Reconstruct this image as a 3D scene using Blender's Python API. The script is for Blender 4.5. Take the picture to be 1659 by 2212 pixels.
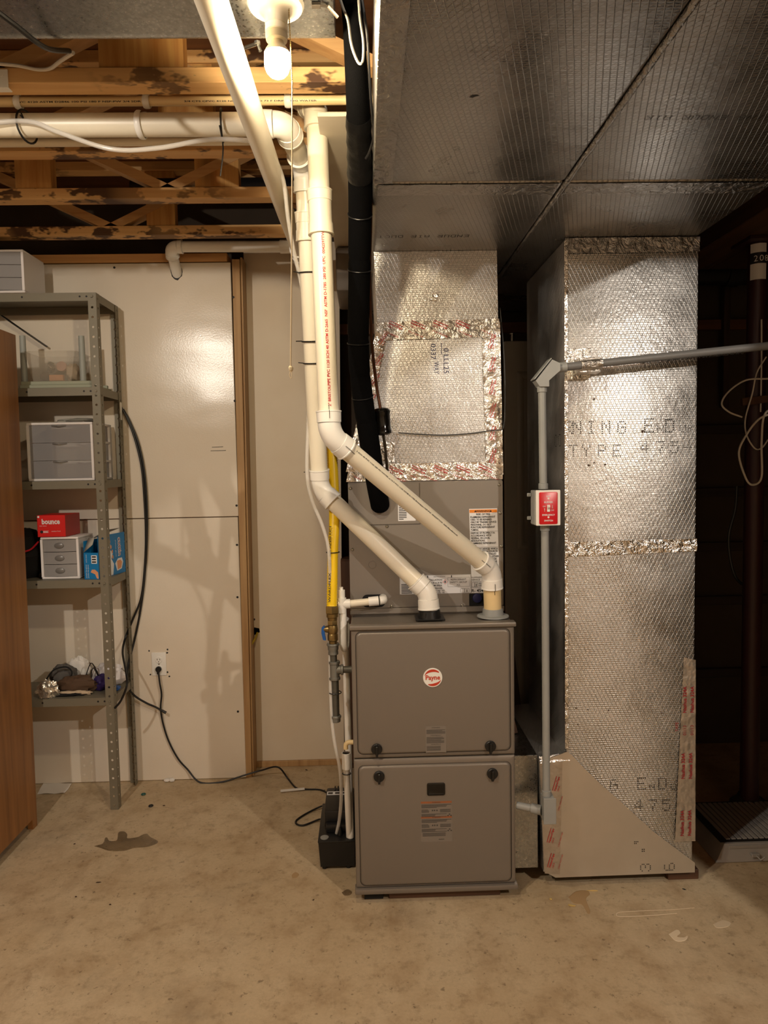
import bpy, bmesh, math, random
import numpy as np
from mathutils import Vector, Matrix, noise as mnoise
for o in list(bpy.data.objects): bpy.data.objects.remove(o)
SC = bpy.context.scene
COL = SC.collection
R = math.radians

# ---------------------------------------------------------------- camera
F_PX, CXP, CYP = 1533.0, 829.5, 1106.0
CAM = Vector((0.0, 0.0, 1.49))
YAW, PITCH, ROLL = R(1.5), R(3.75), R(-1.05)
FWD = Vector((math.sin(YAW)*math.cos(PITCH), math.cos(YAW)*math.cos(PITCH), -math.sin(PITCH)))
_r0 = FWD.cross(Vector((0, 0, 1))).normalized(); _u0 = _r0.cross(FWD)
RGT = math.cos(ROLL)*_r0 + math.sin(ROLL)*_u0
UPV = -math.sin(ROLL)*_r0 + math.cos(ROLL)*_u0
cam_d = bpy.data.cameras.new('camera')
cam_d.sensor_fit = 'VERTICAL'; cam_d.sensor_height = 36.0
cam_d.lens = 36.0*F_PX/2212.0
cam_d.clip_start = 0.05
cam = bpy.data.objects.new('camera', cam_d); COL.objects.link(cam)
cam.matrix_world = Matrix(((RGT.x, UPV.x, -FWD.x, CAM.x), (RGT.y, UPV.y, -FWD.y, CAM.y), (RGT.z, UPV.z, -FWD.z, CAM.z), (0, 0, 0, 1)))
SC.camera = cam
def ray(x, y): return FWD + RGT*((x-CXP)/F_PX) - UPV*((y-CYP)/F_PX)
def at(x, y, Y): d = ray(x, y); return CAM + d*(Y/d.y)            # survey point on a plane at depth Y
def onz(x, y, Z=0.0): d = ray(x, y); return CAM + d*((Z-CAM.z)/d.z)   # survey point on a level plane

# ---------------------------------------------------------------- world, lights, exposure
W = bpy.data.worlds.new('world'); SC.world = W; W.use_nodes = True
W.node_tree.nodes['Background'].inputs[0].default_value = (1.0, 0.86, 0.70, 1)
W.node_tree.nodes['Background'].inputs[1].default_value = 0.012
SC.view_settings.view_transform = 'Standard'
SC.view_settings.look = 'None'
SC.view_settings.gamma = 1.0
SC.view_settings.use_curve_mapping = False
SC.view_settings.exposure = 1.68
SC.cycles.adaptive_threshold = 0.02; SC.cycles.max_bounces = 7; SC.cycles.diffuse_bounces = 4; SC.cycles.glossy_bounces = 4; SC.cycles.transmission_bounces = 6; SC.cycles.transparent_max_bounces = 6; SC.cycles.caustics_reflective = False; SC.cycles.caustics_refractive = False
WARM = (1.0, 0.80, 0.52)
ROOM = (1.0, 0.895, 0.76)
BULB_STRENGTH = 270.0
def lamp(name, loc, power, col=ROOM, rad=0.03):
    d = bpy.data.lights.new(name, 'POINT'); d.energy = power; d.color = col; d.shadow_soft_size = rad
    o = bpy.data.objects.new(name, d); COL.objects.link(o); o.location = loc
lamp('ceiling_bulb_by_cabinet', (-1.30, 0.45, 2.40), 25)
lamp('ceiling_bulb_by_stairs', (1.95, -0.60, 2.60), 46)

# ---------------------------------------------------------------- helpers
def lin(c):
    return tuple((x/12.92 if x <= 0.04045 else ((x+0.055)/1.055)**2.4) for x in c)
def rgb(r, g, b): return lin((r/255, g/255, b/255))
MATS = {}
class NT:
    def __init__(s, name):
        s.m = bpy.data.materials.new(name); s.m.use_nodes = True
        s.t = s.m.node_tree; s.b = s.t.nodes['Principled BSDF']; s.pos = None
    def n(s, typ, **kw):
        x = s.t.nodes.new(typ)
        for k, v in kw.items(): setattr(x, k, v)
        return x
    def l(s, a, b): s.t.links.new(a, b)
    def P(s):
        if s.pos is None: s.pos = s.n('ShaderNodeNewGeometry').outputs['Position']
        return s.pos
    def mapping(s, scale=(1, 1, 1), rot=(0, 0, 0), loc=(0, 0, 0)):
        m = s.n('ShaderNodeMapping'); m.inputs['Scale'].default_value = scale; m.inputs['Rotation'].default_value = rot; m.inputs['Location'].default_value = loc
        s.l(s.P(), m.inputs[0]); return m.outputs[0]
    def noise(s, scale, vec=None, detail=3, rough=0.55, dist=0.0):
        x = s.n('ShaderNodeTexNoise'); x.inputs['Scale'].default_value = scale; x.inputs['Detail'].default_value = detail
        x.inputs['Roughness'].default_value = rough; x.inputs['Distortion'].default_value = dist
        s.l(vec if vec is not None else s.P(), x.inputs['Vector']); return x.outputs['Fac']
    def voro(s, scale, vec=None, feat='F1'):
        x = s.n('ShaderNodeTexVoronoi'); x.feature = feat; x.inputs['Scale'].default_value = scale
        s.l(vec if vec is not None else s.P(), x.inputs['Vector']); return x
    def ramp(s, fac, stops, interp='LINEAR'):
        x = s.n('ShaderNodeValToRGB'); x.color_ramp.interpolation = interp
        e = x.color_ramp.elements
        while len(e) < len(stops): e.new(0.5)
        for i, (p, c) in enumerate(stops):
            e[i].position = p; e[i].color = (*c, 1) if len(c) == 3 else c
        s.l(fac, x.inputs[0]); return x.outputs[0]
    def mix(s, fac, a, b, mode='MIX'):
        x = s.n('ShaderNodeMix'); x.data_type = 'RGBA'; x.blend_type = mode
        for k, v in ((0, fac), (6, a), (7, b)):
            if isinstance(v, (float, int)): x.inputs[k].default_value = v
            elif isinstance(v, tuple): x.inputs[k].default_value = (*v, 1)
            else: s.l(v, x.inputs[k])
        return x.outputs[2]
    def math(s, op, a, b=0.0, clamp=False):
        x = s.n('ShaderNodeMath'); x.operation = op; x.use_clamp = clamp
        for k, v in ((0, a), (1, b)):
            if isinstance(v, (float, int)): x.inputs[k].default_value = v
            else: s.l(v, x.inputs[k])
        return x.outputs[0]
    def maprange(s, v, a, b, c=0.0, d=1.0):
        x = s.n('ShaderNodeMapRange'); x.clamp = True
        s.l(v, x.inputs[0])
        for i, q in enumerate((a, b, c, d)): x.inputs[i+1].default_value = q
        return x.outputs[0]
    def bump(s, h, strength=0.3, dist=0.002, prev=None):
        x = s.n('ShaderNodeBump'); x.inputs['Strength'].default_value = strength; x.inputs['Distance'].default_value = dist
        s.l(h, x.inputs['Height'])
        if prev is not None: s.l(prev, x.inputs['Normal'])
        return x.outputs[0]
    def set(s, **kw):
        names = dict(base='Base Color', rough='Roughness', metal='Metallic', normal='Normal', trans='Transmission Weight', ior='IOR', alpha='Alpha', spec='Specular IOR Level', coat='Coat Weight', emis='Emission Color', estr='Emission Strength', sheen='Sheen Weight', aniso='Anisotropic')
        for k, v in kw.items():
            i = s.b.inputs[names[k]]
            if isinstance(v, (float, int)): i.default_value = v
            elif isinstance(v, tuple): i.default_value = (*v, 1) if len(v) == 3 else v
            else: s.l(v, i)
        return s
def plain(name, c, rough=0.5, metal=0.0, vary=0.0, vscale=8.0, bumps=None, **kw):
    n = NT(name); base = c
    if vary:
        f = n.noise(vscale, detail=4)
        base = n.ramp(f, [(0.25, tuple(x*(1-vary) for x in c)), (0.75, tuple(min(1, x*(1+vary*0.6)) for x in c))])
    n.set(base=base, rough=rough, metal=metal, **kw)
    if bumps: n.set(normal=n.bump(n.noise(bumps[0], detail=2), bumps[1], bumps[2] if len(bumps) > 2 else 0.001))
    MATS[name] = n.m; return n.m

def wood(name, light, dark, axis=0, knots=True, stain=None, rough=0.6, gs=1.0):
    n = NT(name)
    sc = [26*gs, 26*gs, 26*gs]; sc[axis] = 1.3*gs
    g = n.noise(1.0, n.mapping(tuple(sc)), detail=5, rough=0.6, dist=0.6)
    c = n.ramp(g, [(0.28, dark), (0.5, tuple((a+b)/2 for a, b in zip(light, dark))), (0.72, light)])
    if knots:
        s2 = [7.0, 7.0, 7.0]; s2[axis] = 3.0
        v = n.voro(0.55, n.mapping(tuple(s2)))
        k = n.maprange(v.outputs['Distance'], 0.05, 0.16, 1.0, 0.0)
        c = n.mix(n.math('MULTIPLY', k, 0.75), c, tuple(x*0.25 for x in dark))
    if stain:
        s3 = [9.0, 9.0, 9.0]; s3[axis] = 5.0
        a = n.noise(1.0, n.mapping(tuple(s3)), detail=4, rough=0.7)
        b = n.noise(1.0, n.mapping((1.6, 1.6, 1.6), loc=(3.1, 7.7, 1.1)), detail=1)
        m = n.math('MULTIPLY', n.maprange(a, 0.52, 0.565), n.maprange(b, 0.38, 0.52))
        c = n.mix(n.math('MULTIPLY', m, stain[1]), c, stain[0])
    n.set(base=c, rough=rough, normal=n.bump(g, 0.15, 0.001))
    MATS[name] = n.m; return n.m

class MB:
    def __init__(s): s.v = []; s.f = []
    def add(s, vs, fs):
        o = len(s.v); s.v += [tuple(p) for p in vs]; s.f += [tuple(i+o for i in f) for f in fs]; return s
    def box(s, x0, x1, y0, y1, z0, z1, b=0.0, M=None, seg=1):
        if b <= 0:
            vs = [Vector((x, y, z)) for z in (z0, z1) for y in (y0, y1) for x in (x0, x1)]
            fs = [(0, 2, 3, 1), (4, 5, 7, 6), (0, 1, 5, 4), (2, 6, 7, 3), (0, 4, 6, 2), (1, 3, 7, 5)]
        else:
            bm = bmesh.new(); bmesh.ops.create_cube(bm, size=1)
            for v in bm.verts: v.co = Vector(((x0+x1)/2+v.co.x*(x1-x0), (y0+y1)/2+v.co.y*(y1-y0), (z0+z1)/2+v.co.z*(z1-z0)))
            bmesh.ops.bevel(bm, geom=list(bm.edges), offset=b, segments=seg, affect='EDGES', profile=0.5)
            bm.verts.index_update(); vs = [v.co.copy() for v in bm.verts]; fs = [tuple(v.index for v in f.verts) for f in bm.faces]; bm.free()
        if M is not None: vs = [M @ v for v in vs]
        return s.add(vs, fs)
    def prism(s, poly, vec):
        n = len(poly); vec = Vector(vec); poly = [Vector(p) for p in poly]
        return s.add(poly + [p+vec for p in poly], [tuple(range(n))[::-1], tuple(range(n, 2*n))] + [(i, (i+1) % n, n+(i+1) % n, n+i) for i in range(n)])
    def tube(s, pts, r, n=12, caps=True, flat=1.0):
        pts = [Vector(p) for p in pts]; N = len(pts)
        rs = r if isinstance(r, (list, tuple)) else [r]*N
        T = [((pts[min(i+1, N-1)] - pts[max(i-1, 0)])).normalized() for i in range(N)]
        a = Vector((0, 0, 1)) if abs(T[0].z) < 0.9 else Vector((1, 0, 0))
        u = T[0].cross(a).normalized(); vs = []
        for i in range(N):
            u = (u - T[i]*u.dot(T[i])).normalized(); w = T[i].cross(u)
            for k in range(n):
                an = 2*math.pi*k/n; vs.append(pts[i] + (u*math.cos(an) + w*math.sin(an)*flat)*rs[i])
        fs = [(i*n+k, i*n+(k+1) % n, (i+1)*n+(k+1) % n, (i+1)*n+k) for i in range(N-1) for k in range(n)]
        if caps: fs += [tuple(range(n))[::-1], tuple(range((N-1)*n, N*n))]
        return s.add(vs, fs)
    def lathe(s, o, axis, prof, n=20, caps=True):
        o = Vector(o); ax = Vector(axis).normalized()
        a = Vector((0, 0, 1)) if abs(ax.z) < 0.9 else Vector((1, 0, 0))
        u = ax.cross(a).normalized(); w = ax.cross(u); vs = []
        for t, r in prof:
            for k in range(n):
                an = 2*math.pi*k/n; vs.append(o + ax*t + (u*math.cos(an)+w*math.sin(an))*max(r, 1e-5))
        N = len(prof)
        fs = [(i*n+k, i*n+(k+1) % n, (i+1)*n+(k+1) % n, (i+1)*n+k) for i in range(N-1) for k in range(n)]
        if caps: fs += [tuple(range(n))[::-1], tuple(range((N-1)*n, N*n))]
        return s.add(vs, fs)
    def loops(s, loops, cap=True):
        n = len(loops[0]); vs = [p for L in loops for p in L]
        fs = [(i*n+k, i*n+(k+1) % n, (i+1)*n+(k+1) % n, (i+1)*n+k) for i in range(len(loops)-1) for k in range(n)]
        if cap: fs += [tuple(range(n))[::-1], tuple(range((len(loops)-1)*n, len(loops)*n))]
        return s.add(vs, fs)
    def grid(s, fn, nu, nv):
        vs = [fn(i/nu, j/nv) for j in range(nv+1) for i in range(nu+1)]
        fs = [(j*(nu+1)+i, j*(nu+1)+i+1, (j+1)*(nu+1)+i+1, (j+1)*(nu+1)+i) for j in range(nv) for i in range(nu)]
        return s.add(vs, fs)
    def blob(s, c, rad, seed=0, amp=0.2, freq=2.0, n=18, m=12, flat=None):
        c = Vector(c); vs = []
        for j in range(m+1):
            th = math.pi*j/m
            for i in range(n):
                ph = 2*math.pi*i/n
                d = Vector((math.sin(th)*math.cos(ph), math.sin(th)*math.sin(ph), math.cos(th)))
                k = 1 + amp*mnoise.noise(d*freq + Vector((seed*3.7, seed*1.3, seed*9.1))) + amp*0.5*mnoise.noise(d*freq*2.7 + Vector((seed, 5, 2)))
                p = c + Vector((d.x*rad[0], d.y*rad[1], d.z*rad[2]))*k
                if flat is not None and p.z < flat: p.z = flat
                vs.append(p)
        fs = [(j*n+i, j*n+(i+1) % n, (j+1)*n+(i+1) % n, (j+1)*n+i) for j in range(m) for i in range(n)]
        return s.add(vs, fs)
    def text(s, st, o, xd=(1, 0, 0), yd=(0, 0, 1), size=0.02, align='LEFT', width=None, bold=0.0):
        vs, fs, w = text_geo(st, bold); o = Vector(o); xd = Vector(xd).normalized(); yd = Vector(yd).normalized()
        sx = size if width is None else width/max(w, 1e-6)
        off = {'LEFT': 0, 'CENTER': -w/2, 'RIGHT': -w}[align]
        return s.add([o + xd*((x+off)*sx) + yd*(y*size) for x, y in vs], fs)
    def dots(s, st, o, xd=(1, 0, 0), yd=(0, 0, 1), h=0.05, adv=None, fill=0.78, wide=1.05):
        o = Vector(o); xd = Vector(xd).normalized(); yd = Vector(yd).normalized(); p = h/7; x = 0
        for ch in st:
            g = DOT.get(ch)
            if g:
                for r, row in enumerate(g):
                    for c, q in enumerate(row):
                        if q == '#':
                            a = o + xd*(x+c*p*wide) + yd*((6-r)*p); e = p*fill
                            s.add([a, a+xd*e, a+xd*e+yd*e, a+yd*e], [(0, 1, 2, 3)])
            x += adv if adv else p*6.6
        return s
    def build(s, name, m, parent=None, org=None, label=None, cat=None, group=None, kind=None, sharp=32, smooth=True, mods=None):
        base = Vector(parent['_o']) if parent is not None else (Vector(org) if org is not None else Vector((0, 0, 0)))
        me = bpy.data.meshes.new(name)
        me.from_pydata([tuple(Vector(v)-base) for v in s.v], [], s.f)
        if isinstance(m, str): m = MATS[m]
        me.materials.append(m)
        bm = bmesh.new(); bm.from_mesh(me); bmesh.ops.recalc_face_normals(bm, faces=bm.faces); bm.to_mesh(me); bm.free()
        if smooth:
            me.shade_smooth(); me.set_sharp_from_angle(angle=R(sharp))
        o = bpy.data.objects.new(name, me); COL.objects.link(o)
        o['_o'] = tuple(base)
        if parent is not None: o.parent = parent
        else: o.location = base
        return tag(o, label, cat, group, kind)
def tag(o, label=None, cat=None, group=None, kind=None):
    if label: o['label'] = label
    if cat: o['category'] = cat
    if group: o['group'] = group
    if kind: o['kind'] = kind
    return o
def thing(name, label, cat, loc, group=None, kind=None):
    o = bpy.data.objects.new(name, None); COL.objects.link(o); o.location = loc; o['_o'] = tuple(loc); o.empty_display_size = 0.05
    return tag(o, label, cat, group, kind)
_TC = {}
def text_geo(st, bold=0.0):
    k = (st, bold)
    if k not in _TC:
        c = bpy.data.curves.new('t', 'FONT'); c.body = st; c.size = 1.0; c.resolution_u = 2; c.fill_mode = 'FRONT'; c.offset = bold
        o = bpy.data.objects.new('t', c)
        me = o.to_mesh()
        vs = [(v.co.x, v.co.y) for v in me.vertices]; fs = [tuple(p.vertices) for p in me.polygons]
        w = max((v[0] for v in vs), default=0)
        o.to_mesh_clear(); bpy.data.objects.remove(o); bpy.data.curves.remove(c)
        _TC[k] = (vs, fs, w)
    return _TC[k]
DOT = {
 'O': ['.###.','#...#','#...#','#...#','#...#','#...#','.###.'], 'W': ['#...#','#...#','#...#','#.#.#','#.#.#','##.##','#...#'],
 'E': ['#####','#....','#....','####.','#....','#....','#####'], 'N': ['#...#','##..#','#.#.#','#.#.#','#..##','#...#','#...#'],
 'S': ['.####','#....','#....','.###.','....#','....#','####.'], 'C': ['.###.','#...#','#....','#....','#....','#...#','.###.'],
 'R': ['####.','#...#','#...#','####.','#.#..','#..#.','#...#'], 'I': ['.###.','..#..','..#..','..#..','..#..','..#..','.###.'],
 'G': ['.###.','#...#','#....','#.###','#...#','#...#','.###.'], 'D': ['####.','#...#','#...#','#...#','#...#','#...#','####.'],
 'U': ['#...#','#...#','#...#','#...#','#...#','#...#','.###.'], 'T': ['#####','..#..','..#..','..#..','..#..','..#..','..#..'],
 'Y': ['#...#','#...#','.#.#.','..#..','..#..','..#..','..#..'], 'P': ['####.','#...#','#...#','####.','#....','#....','#....'],
 'A': ['.###.','#...#','#...#','#####','#...#','#...#','#...#'], '4': ['...#.','..##.','.#.#.','#..#.','#####','...#.','...#.'],
 '7': ['#####','....#','...#.','...#.','..#..','..#..','..#..'], '5': ['#####','#....','####.','....#','....#','#...#','.###.'],
 '-': ['.....','.....','.....','#####','.....','.....','.....'], '3': ['.###.','#...#','....#','..##.','....#','#...#','.###.'],
 'n': ['.....','.....','.....','#..#.','##.#.','#.##.','#..#.'], 'u': ['.....','.....','.....','#..#.','#..#.','#..#.','.##..'], 'r': ['.....','.....','.....','#.##.','##...','#....','#....'], 'a': ['.....','.....','.....','.##..','#..#.','####.','#..#.'],
 '6': ['.###.','#....','#....','####.','#...#','#...#','.###.'], '.': ['.....','.....','.....','.....','.....','.##..','.##..'], "'": ['.##..','.##..','..#..','.....','.....','.....','.....'],
}
def smoothpath(pts, k=8):
    pts = [Vector(p) for p in pts]; out = []
    P = [pts[0]*2-pts[1]] + pts + [pts[-1]*2-pts[-2]]
    for i in range(1, len(P)-2):
        a, b, c, d = P[i-1:i+3]
        for j in range(k):
            t = j/k
            out.append(0.5*((2*b) + (c-a)*t + (2*a-5*b+4*c-d)*t*t + (3*b-a-3*c+d)*t**3))
    out.append(pts[-1]); return out
def rrect(x0, x1, z0, z1, r, Y, k=5):
    out = []
    for cx, cz, a0 in ((x1-r, z1-r, 0), (x0+r, z1-r, 90), (x0+r, z0+r, 180), (x1-r, z0+r, 270)):
        for i in range(k+1):
            a = R(a0+90*i/k); out.append(Vector((cx+r*math.cos(a), Y, cz+r*math.sin(a))))
    return out
def bend(a, c, b, r, k=8):
    """points of a fillet from a towards c then towards b with radius r"""
    a, b, c = Vector(a), Vector(b), Vector(c); u = (a-c).normalized(); w = (b-c).normalized()
    ang = u.angle(w); d = r/math.tan(ang/2); p0 = c+u*d; p1 = c+w*d
    bis = (u+w).normalized(); o = c + bis*(r/math.sin(ang/2)); out = []
    q0 = (p0-o); q1 = (p1-o); tot = q0.angle(q1)
    for i in range(k+1):
        t = i/k; out.append(o + (q0*math.sin((1-t)*tot) + q1*math.sin(t*tot))/math.sin(tot))
    return out
rnd = random.Random(7)
# ---------------------------------------------------------------- materials
def foil(name, base=(0.80, 0.78, 0.75), rough=0.30, crinkle=0.5, pitch=0.0075, dirt=0.25):
    n = NT(name)
    sx = n.n('ShaderNodeSeparateXYZ'); n.l(n.P(), sx.inputs[0]); x, y, z = sx.outputs
    v = n.math('ADD', z, y)
    u = n.math('ADD', x, n.math('MULTIPLY', y, 0.18))
    def line(e, p, lo=0.72):
        return n.maprange(n.math('SINE', n.math('MULTIPLY', e, 2*math.pi/p)), lo, 1.0)
    wob = n.math('MULTIPLY', n.math('SUBTRACT', n.noise(30.0, detail=2), 0.5), 0.004)
    h = line(n.math('ADD', v, wob), pitch)
    d1 = line(n.math('ADD', n.math('MULTIPLY', u, 0.90), n.math('MULTIPLY', v, 0.44)), 0.0125, 0.86)
    d2 = line(n.math('SUBTRACT', n.math('MULTIPLY', u, 0.90), n.math('MULTIPLY', v, 0.44)), 0.0125, 0.86)
    lines = n.math('MAXIMUM', n.math('MULTIPLY', h, 0.8), n.math('MAXIMUM', d1, d2))
    b1 = n.bump(n.noise(5.0, detail=3), 0.35, 0.02)
    b2 = n.bump(n.noise(105.0, detail=1.5, rough=0.5), crinkle, 0.0024, b1)
    b3 = n.bump(lines, 0.7, 0.0012, b2)
    cl = n.noise(3.0, detail=4)
    c = n.ramp(cl, [(0.3, tuple(q*(1-dirt) for q in base)), (0.7, base)])
    rr = n.maprange(n.noise(6.0, detail=3), 0.3, 0.7, rough*0.8, rough*1.25)
    n.set(base=c, metal=1.0, rough=rr, normal=b3)
    MATS[name] = n.m
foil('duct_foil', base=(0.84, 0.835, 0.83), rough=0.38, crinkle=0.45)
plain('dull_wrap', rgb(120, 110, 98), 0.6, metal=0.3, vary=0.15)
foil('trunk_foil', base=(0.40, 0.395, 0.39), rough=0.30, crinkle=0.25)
def tape_mat(name, base, rough):
    n = NT(name)
    b1 = n.bump(n.noise(38.0, detail=4, rough=0.6, dist=0.8), 1.0, 0.010)
    b2 = n.bump(n.noise(1.0, n.mapping((60, 60, 260)), detail=2), 0.4, 0.002, b1)
    n.set(base=base, metal=1.0, rough=rough, normal=b2); MATS[name] = n.m
tape_mat('foil_tape', (0.90, 0.88, 0.85), 0.16)
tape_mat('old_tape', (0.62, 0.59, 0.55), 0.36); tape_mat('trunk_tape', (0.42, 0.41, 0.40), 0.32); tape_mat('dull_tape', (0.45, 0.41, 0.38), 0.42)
plain('tape_red', rgb(190, 40, 45), 0.45); plain('tape_dark_red', rgb(150, 30, 40), 0.5)
plain('ink', rgb(28, 26, 26), 0.6); plain('ink_blue', rgb(40, 42, 80), 0.6); plain('print_grey', rgb(70, 66, 62), 0.6)
def galv(name, base):
    n = NT(name); v = n.voro(130.0)
    s = n.ramp(v.outputs['Color'], [(0.2, tuple(q*0.80 for q in base)), (0.8, base)])
    d = n.noise(9.0, detail=4)
    c = n.mix(n.maprange(d, 0.5, 0.75, 0.0, 0.5), s, tuple(q*0.6 for q in base))
    fl = n.noise(75.0, detail=3, rough=0.7)
    c = n.mix(n.maprange(fl, 0.66, 0.70, 0.0, 0.8), c, (0.85, 0.84, 0.8))
    n.set(base=c, metal=1.0, rough=n.maprange(v.outputs['Distance'], 0.0, 0.6, 0.20, 0.34), normal=n.bump(fl, 0.25, 0.001)); MATS[name] = n.m
galv('galvanised', (0.46, 0.47, 0.47)); galv('galvanised_dull', (0.42, 0.42, 0.40))
plain('pvc', rgb(236, 228, 208), 0.34, vary=0.05, vscale=5); plain('pvc_white', rgb(240, 238, 232), 0.32); plain('pvc_cream', rgb(238, 212, 160), 0.4, vary=0.05)
plain('conduit', rgb(150, 152, 150), 0.45, vary=0.08, vscale=12); plain('conduit_dark', rgb(112, 112, 112), 0.5)
plain('taupe', rgb(126, 118, 109), 0.40, metal=0.3, bumps=(900, 0.05)); plain('taupe_coil', rgb(140, 133, 125), 0.42, metal=0.25, bumps=(900, 0.05))
plain('steel', rgb(170, 168, 160), 0.3, metal=1.0); plain('black_plastic', rgb(18, 18, 19), 0.38); plain('black_gloss', rgb(10, 9, 9), 0.12); plain('black_matte', rgb(14, 13, 13), 0.8)
plain('foam', rgb(8, 8, 9), 0.95, spec=0.06, bumps=(450, 0.6, 0.002)); plain('black_tape', rgb(7, 7, 8), 0.45, spec=0.25, bumps=(40, 0.5, 0.004))
plain('copper_dark', rgb(92, 58, 40), 0.45, metal=0.6, vary=0.4, vscale=20); plain('steel_dark', rgb(84, 76, 66), 0.5, metal=0.7, vary=0.2, vscale=20)
plain('brass', rgb(140, 118, 74), 0.36, metal=0.85, vary=0.25, vscale=30); plain('gas_grey', rgb(128, 128, 122), 0.5, metal=0.55, vary=0.12, vscale=25, bumps=(220, 0.15))
plain('gas_iron', rgb(96, 94, 86), 0.5, metal=0.5, vary=0.25, vscale=25)
plain('blue_plastic', rgb(20, 84, 160), 0.4); plain('navy_cap', rgb(28, 32, 78), 0.5); plain('yellow_jacket', rgb(246, 206, 20), 0.4); plain('yellow_wire', rgb(190, 164, 40), 0.5)
plain('label_white', rgb(236, 236, 238), 0.5); plain('label_orange', rgb(240, 140, 40), 0.5); plain('label_taupe', rgb(124, 116, 107), 0.5); plain('label_brown', rgb(150, 92, 58), 0.5)
plain('red_plate', rgb(200, 18, 30), 0.3); plain('white_enamel', rgb(238, 236, 230), 0.35); plain('badge_red', rgb(196, 62, 40), 0.4); plain('ceramic', rgb(240, 232, 214), 0.3)
plain('cord_black', rgb(16, 16, 18), 0.45); plain('cable_white', rgb(222, 218, 210), 0.5); plain('cable_grey', rgb(60, 60, 62), 0.5); plain('string', rgb(214, 196, 160), 0.8)
plain('shelf_steel', rgb(128, 122, 106), 0.5, metal=0.2, vary=0.06, vscale=6); plain('bin_white', rgb(236, 232, 232), 0.4)
plain('paper', rgb(232, 228, 222), 0.8); plain('red_box', rgb(222, 34, 30), 0.45); plain('red_box_side', rgb(176, 40, 36), 0.5); plain('blue_box', rgb(22, 124, 188), 0.45); plain('card_grey', rgb(168, 164, 154), 0.7); plain('skin_print', rgb(226, 160, 116), 0.6); plain('skin_print_dark', rgb(160, 86, 66), 0.6)
plain('green_board', rgb(164, 168, 148), 0.6); plain('grey_leg', rgb(160, 164, 158), 0.5); plain('orange_item', rgb(226, 158, 106), 0.6); plain('pink_item', rgb(214, 170, 150), 0.6)
plain('purple_cloth', rgb(46, 26, 92), 0.7); plain('grey_cloth', rgb(86, 82, 78), 0.8); plain('white_cloth', rgb(228, 224, 224), 0.85, bumps=(30, 0.6, 0.01)); plain('black_cloth', rgb(12, 11, 12), 0.85); plain('brown_cloth', rgb(84, 62, 44), 0.8); plain('cream_cloth', rgb(206, 184, 156), 0.7); plain('red_trim', rgb(206, 30, 50), 0.5)
plain('silver_wrap', rgb(220, 214, 200), 0.22, metal=0.8, bumps=(60, 1.0, 0.006)); plain('green_bit', rgb(30, 86, 78), 0.5); plain('brown_bit', rgb(66, 46, 30), 0.8); plain('yellow_bit', rgb(210, 180, 110), 0.8)
plain('maroon_paint', rgb(52, 18, 18), 0.5, vary=0.2); plain('dark_pipe', rgb(26, 26, 28), 0.4); plain('door_white', rgb(206, 202, 194), 0.5)
plain('dark_block', rgb(46, 36, 28), 0.9, vary=0.3, vscale=6); plain('dark_board', rgb(70, 54, 42), 0.7, vary=0.3, vscale=5); plain('vent_white', rgb(160, 156, 152), 0.45, vary=0.1, vscale=14); plain('chalk', rgb(226, 208, 180), 0.9); plain('pale_scuff', rgb(208, 190, 162), 0.8); plain('flat_tape', rgb(196, 187, 175), 0.42, metal=0.9, bumps=(28, 0.6, 0.006))
plain('steel_beam', rgb(222, 212, 192), 0.5, vary=0.06)
n = NT('clear_plastic'); n.set(base=(0.82, 0.80, 0.76), rough=0.15, alpha=0.5); MATS['clear_plastic'] = n.m
n = NT('frosted_plastic'); n.set(base=(0.50, 0.50, 0.53), rough=0.10, alpha=0.42); MATS['frosted_plastic'] = n.m
n = NT('grey_drawer'); n.set(base=rgb(158, 156, 156), rough=0.22, alpha=0.9); MATS['grey_drawer'] = n.m
n = NT('smoke_bin'); n.set(base=(0.60, 0.54, 0.44), rough=0.2, alpha=0.24); MATS['smoke_bin'] = n.m
n = NT('bulb_glow'); n.set(base=(1, 0.95, 0.85), emis=WARM, estr=BULB_STRENGTH); MATS['bulb_glow'] = n.m
plain('bulb_neck', rgb(250, 238, 214), 0.3)
# drywall / gloss board
n = NT('gloss_board')
pb = n.noise(170.0, detail=2); wv = n.noise(1.7, detail=2)
n.set(base=n.ramp(n.noise(2.2, detail=4), [(0.3, rgb(226, 214, 196)), (0.7, rgb(234, 224, 208))]), rough=0.22, normal=n.bump(pb, 0.22, 0.0010, n.bump(n.noise(2.2, n.mapping((1, 1, 1.6)), detail=1.5), 0.30, 0.03))); MATS['gloss_board'] = n.m
n = NT('matt_board')
n.set(base=n.ramp(n.noise(3.0, detail=5), [(0.3, rgb(224, 208, 184)), (0.7, rgb(232, 219, 198))]), rough=0.55, normal=n.bump(n.noise(160.0, detail=2), 0.1, 0.001)); MATS['matt_board'] = n.m
plain('dim_wall', rgb(74, 62, 50), 0.9, vary=0.2, vscale=4)
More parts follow.
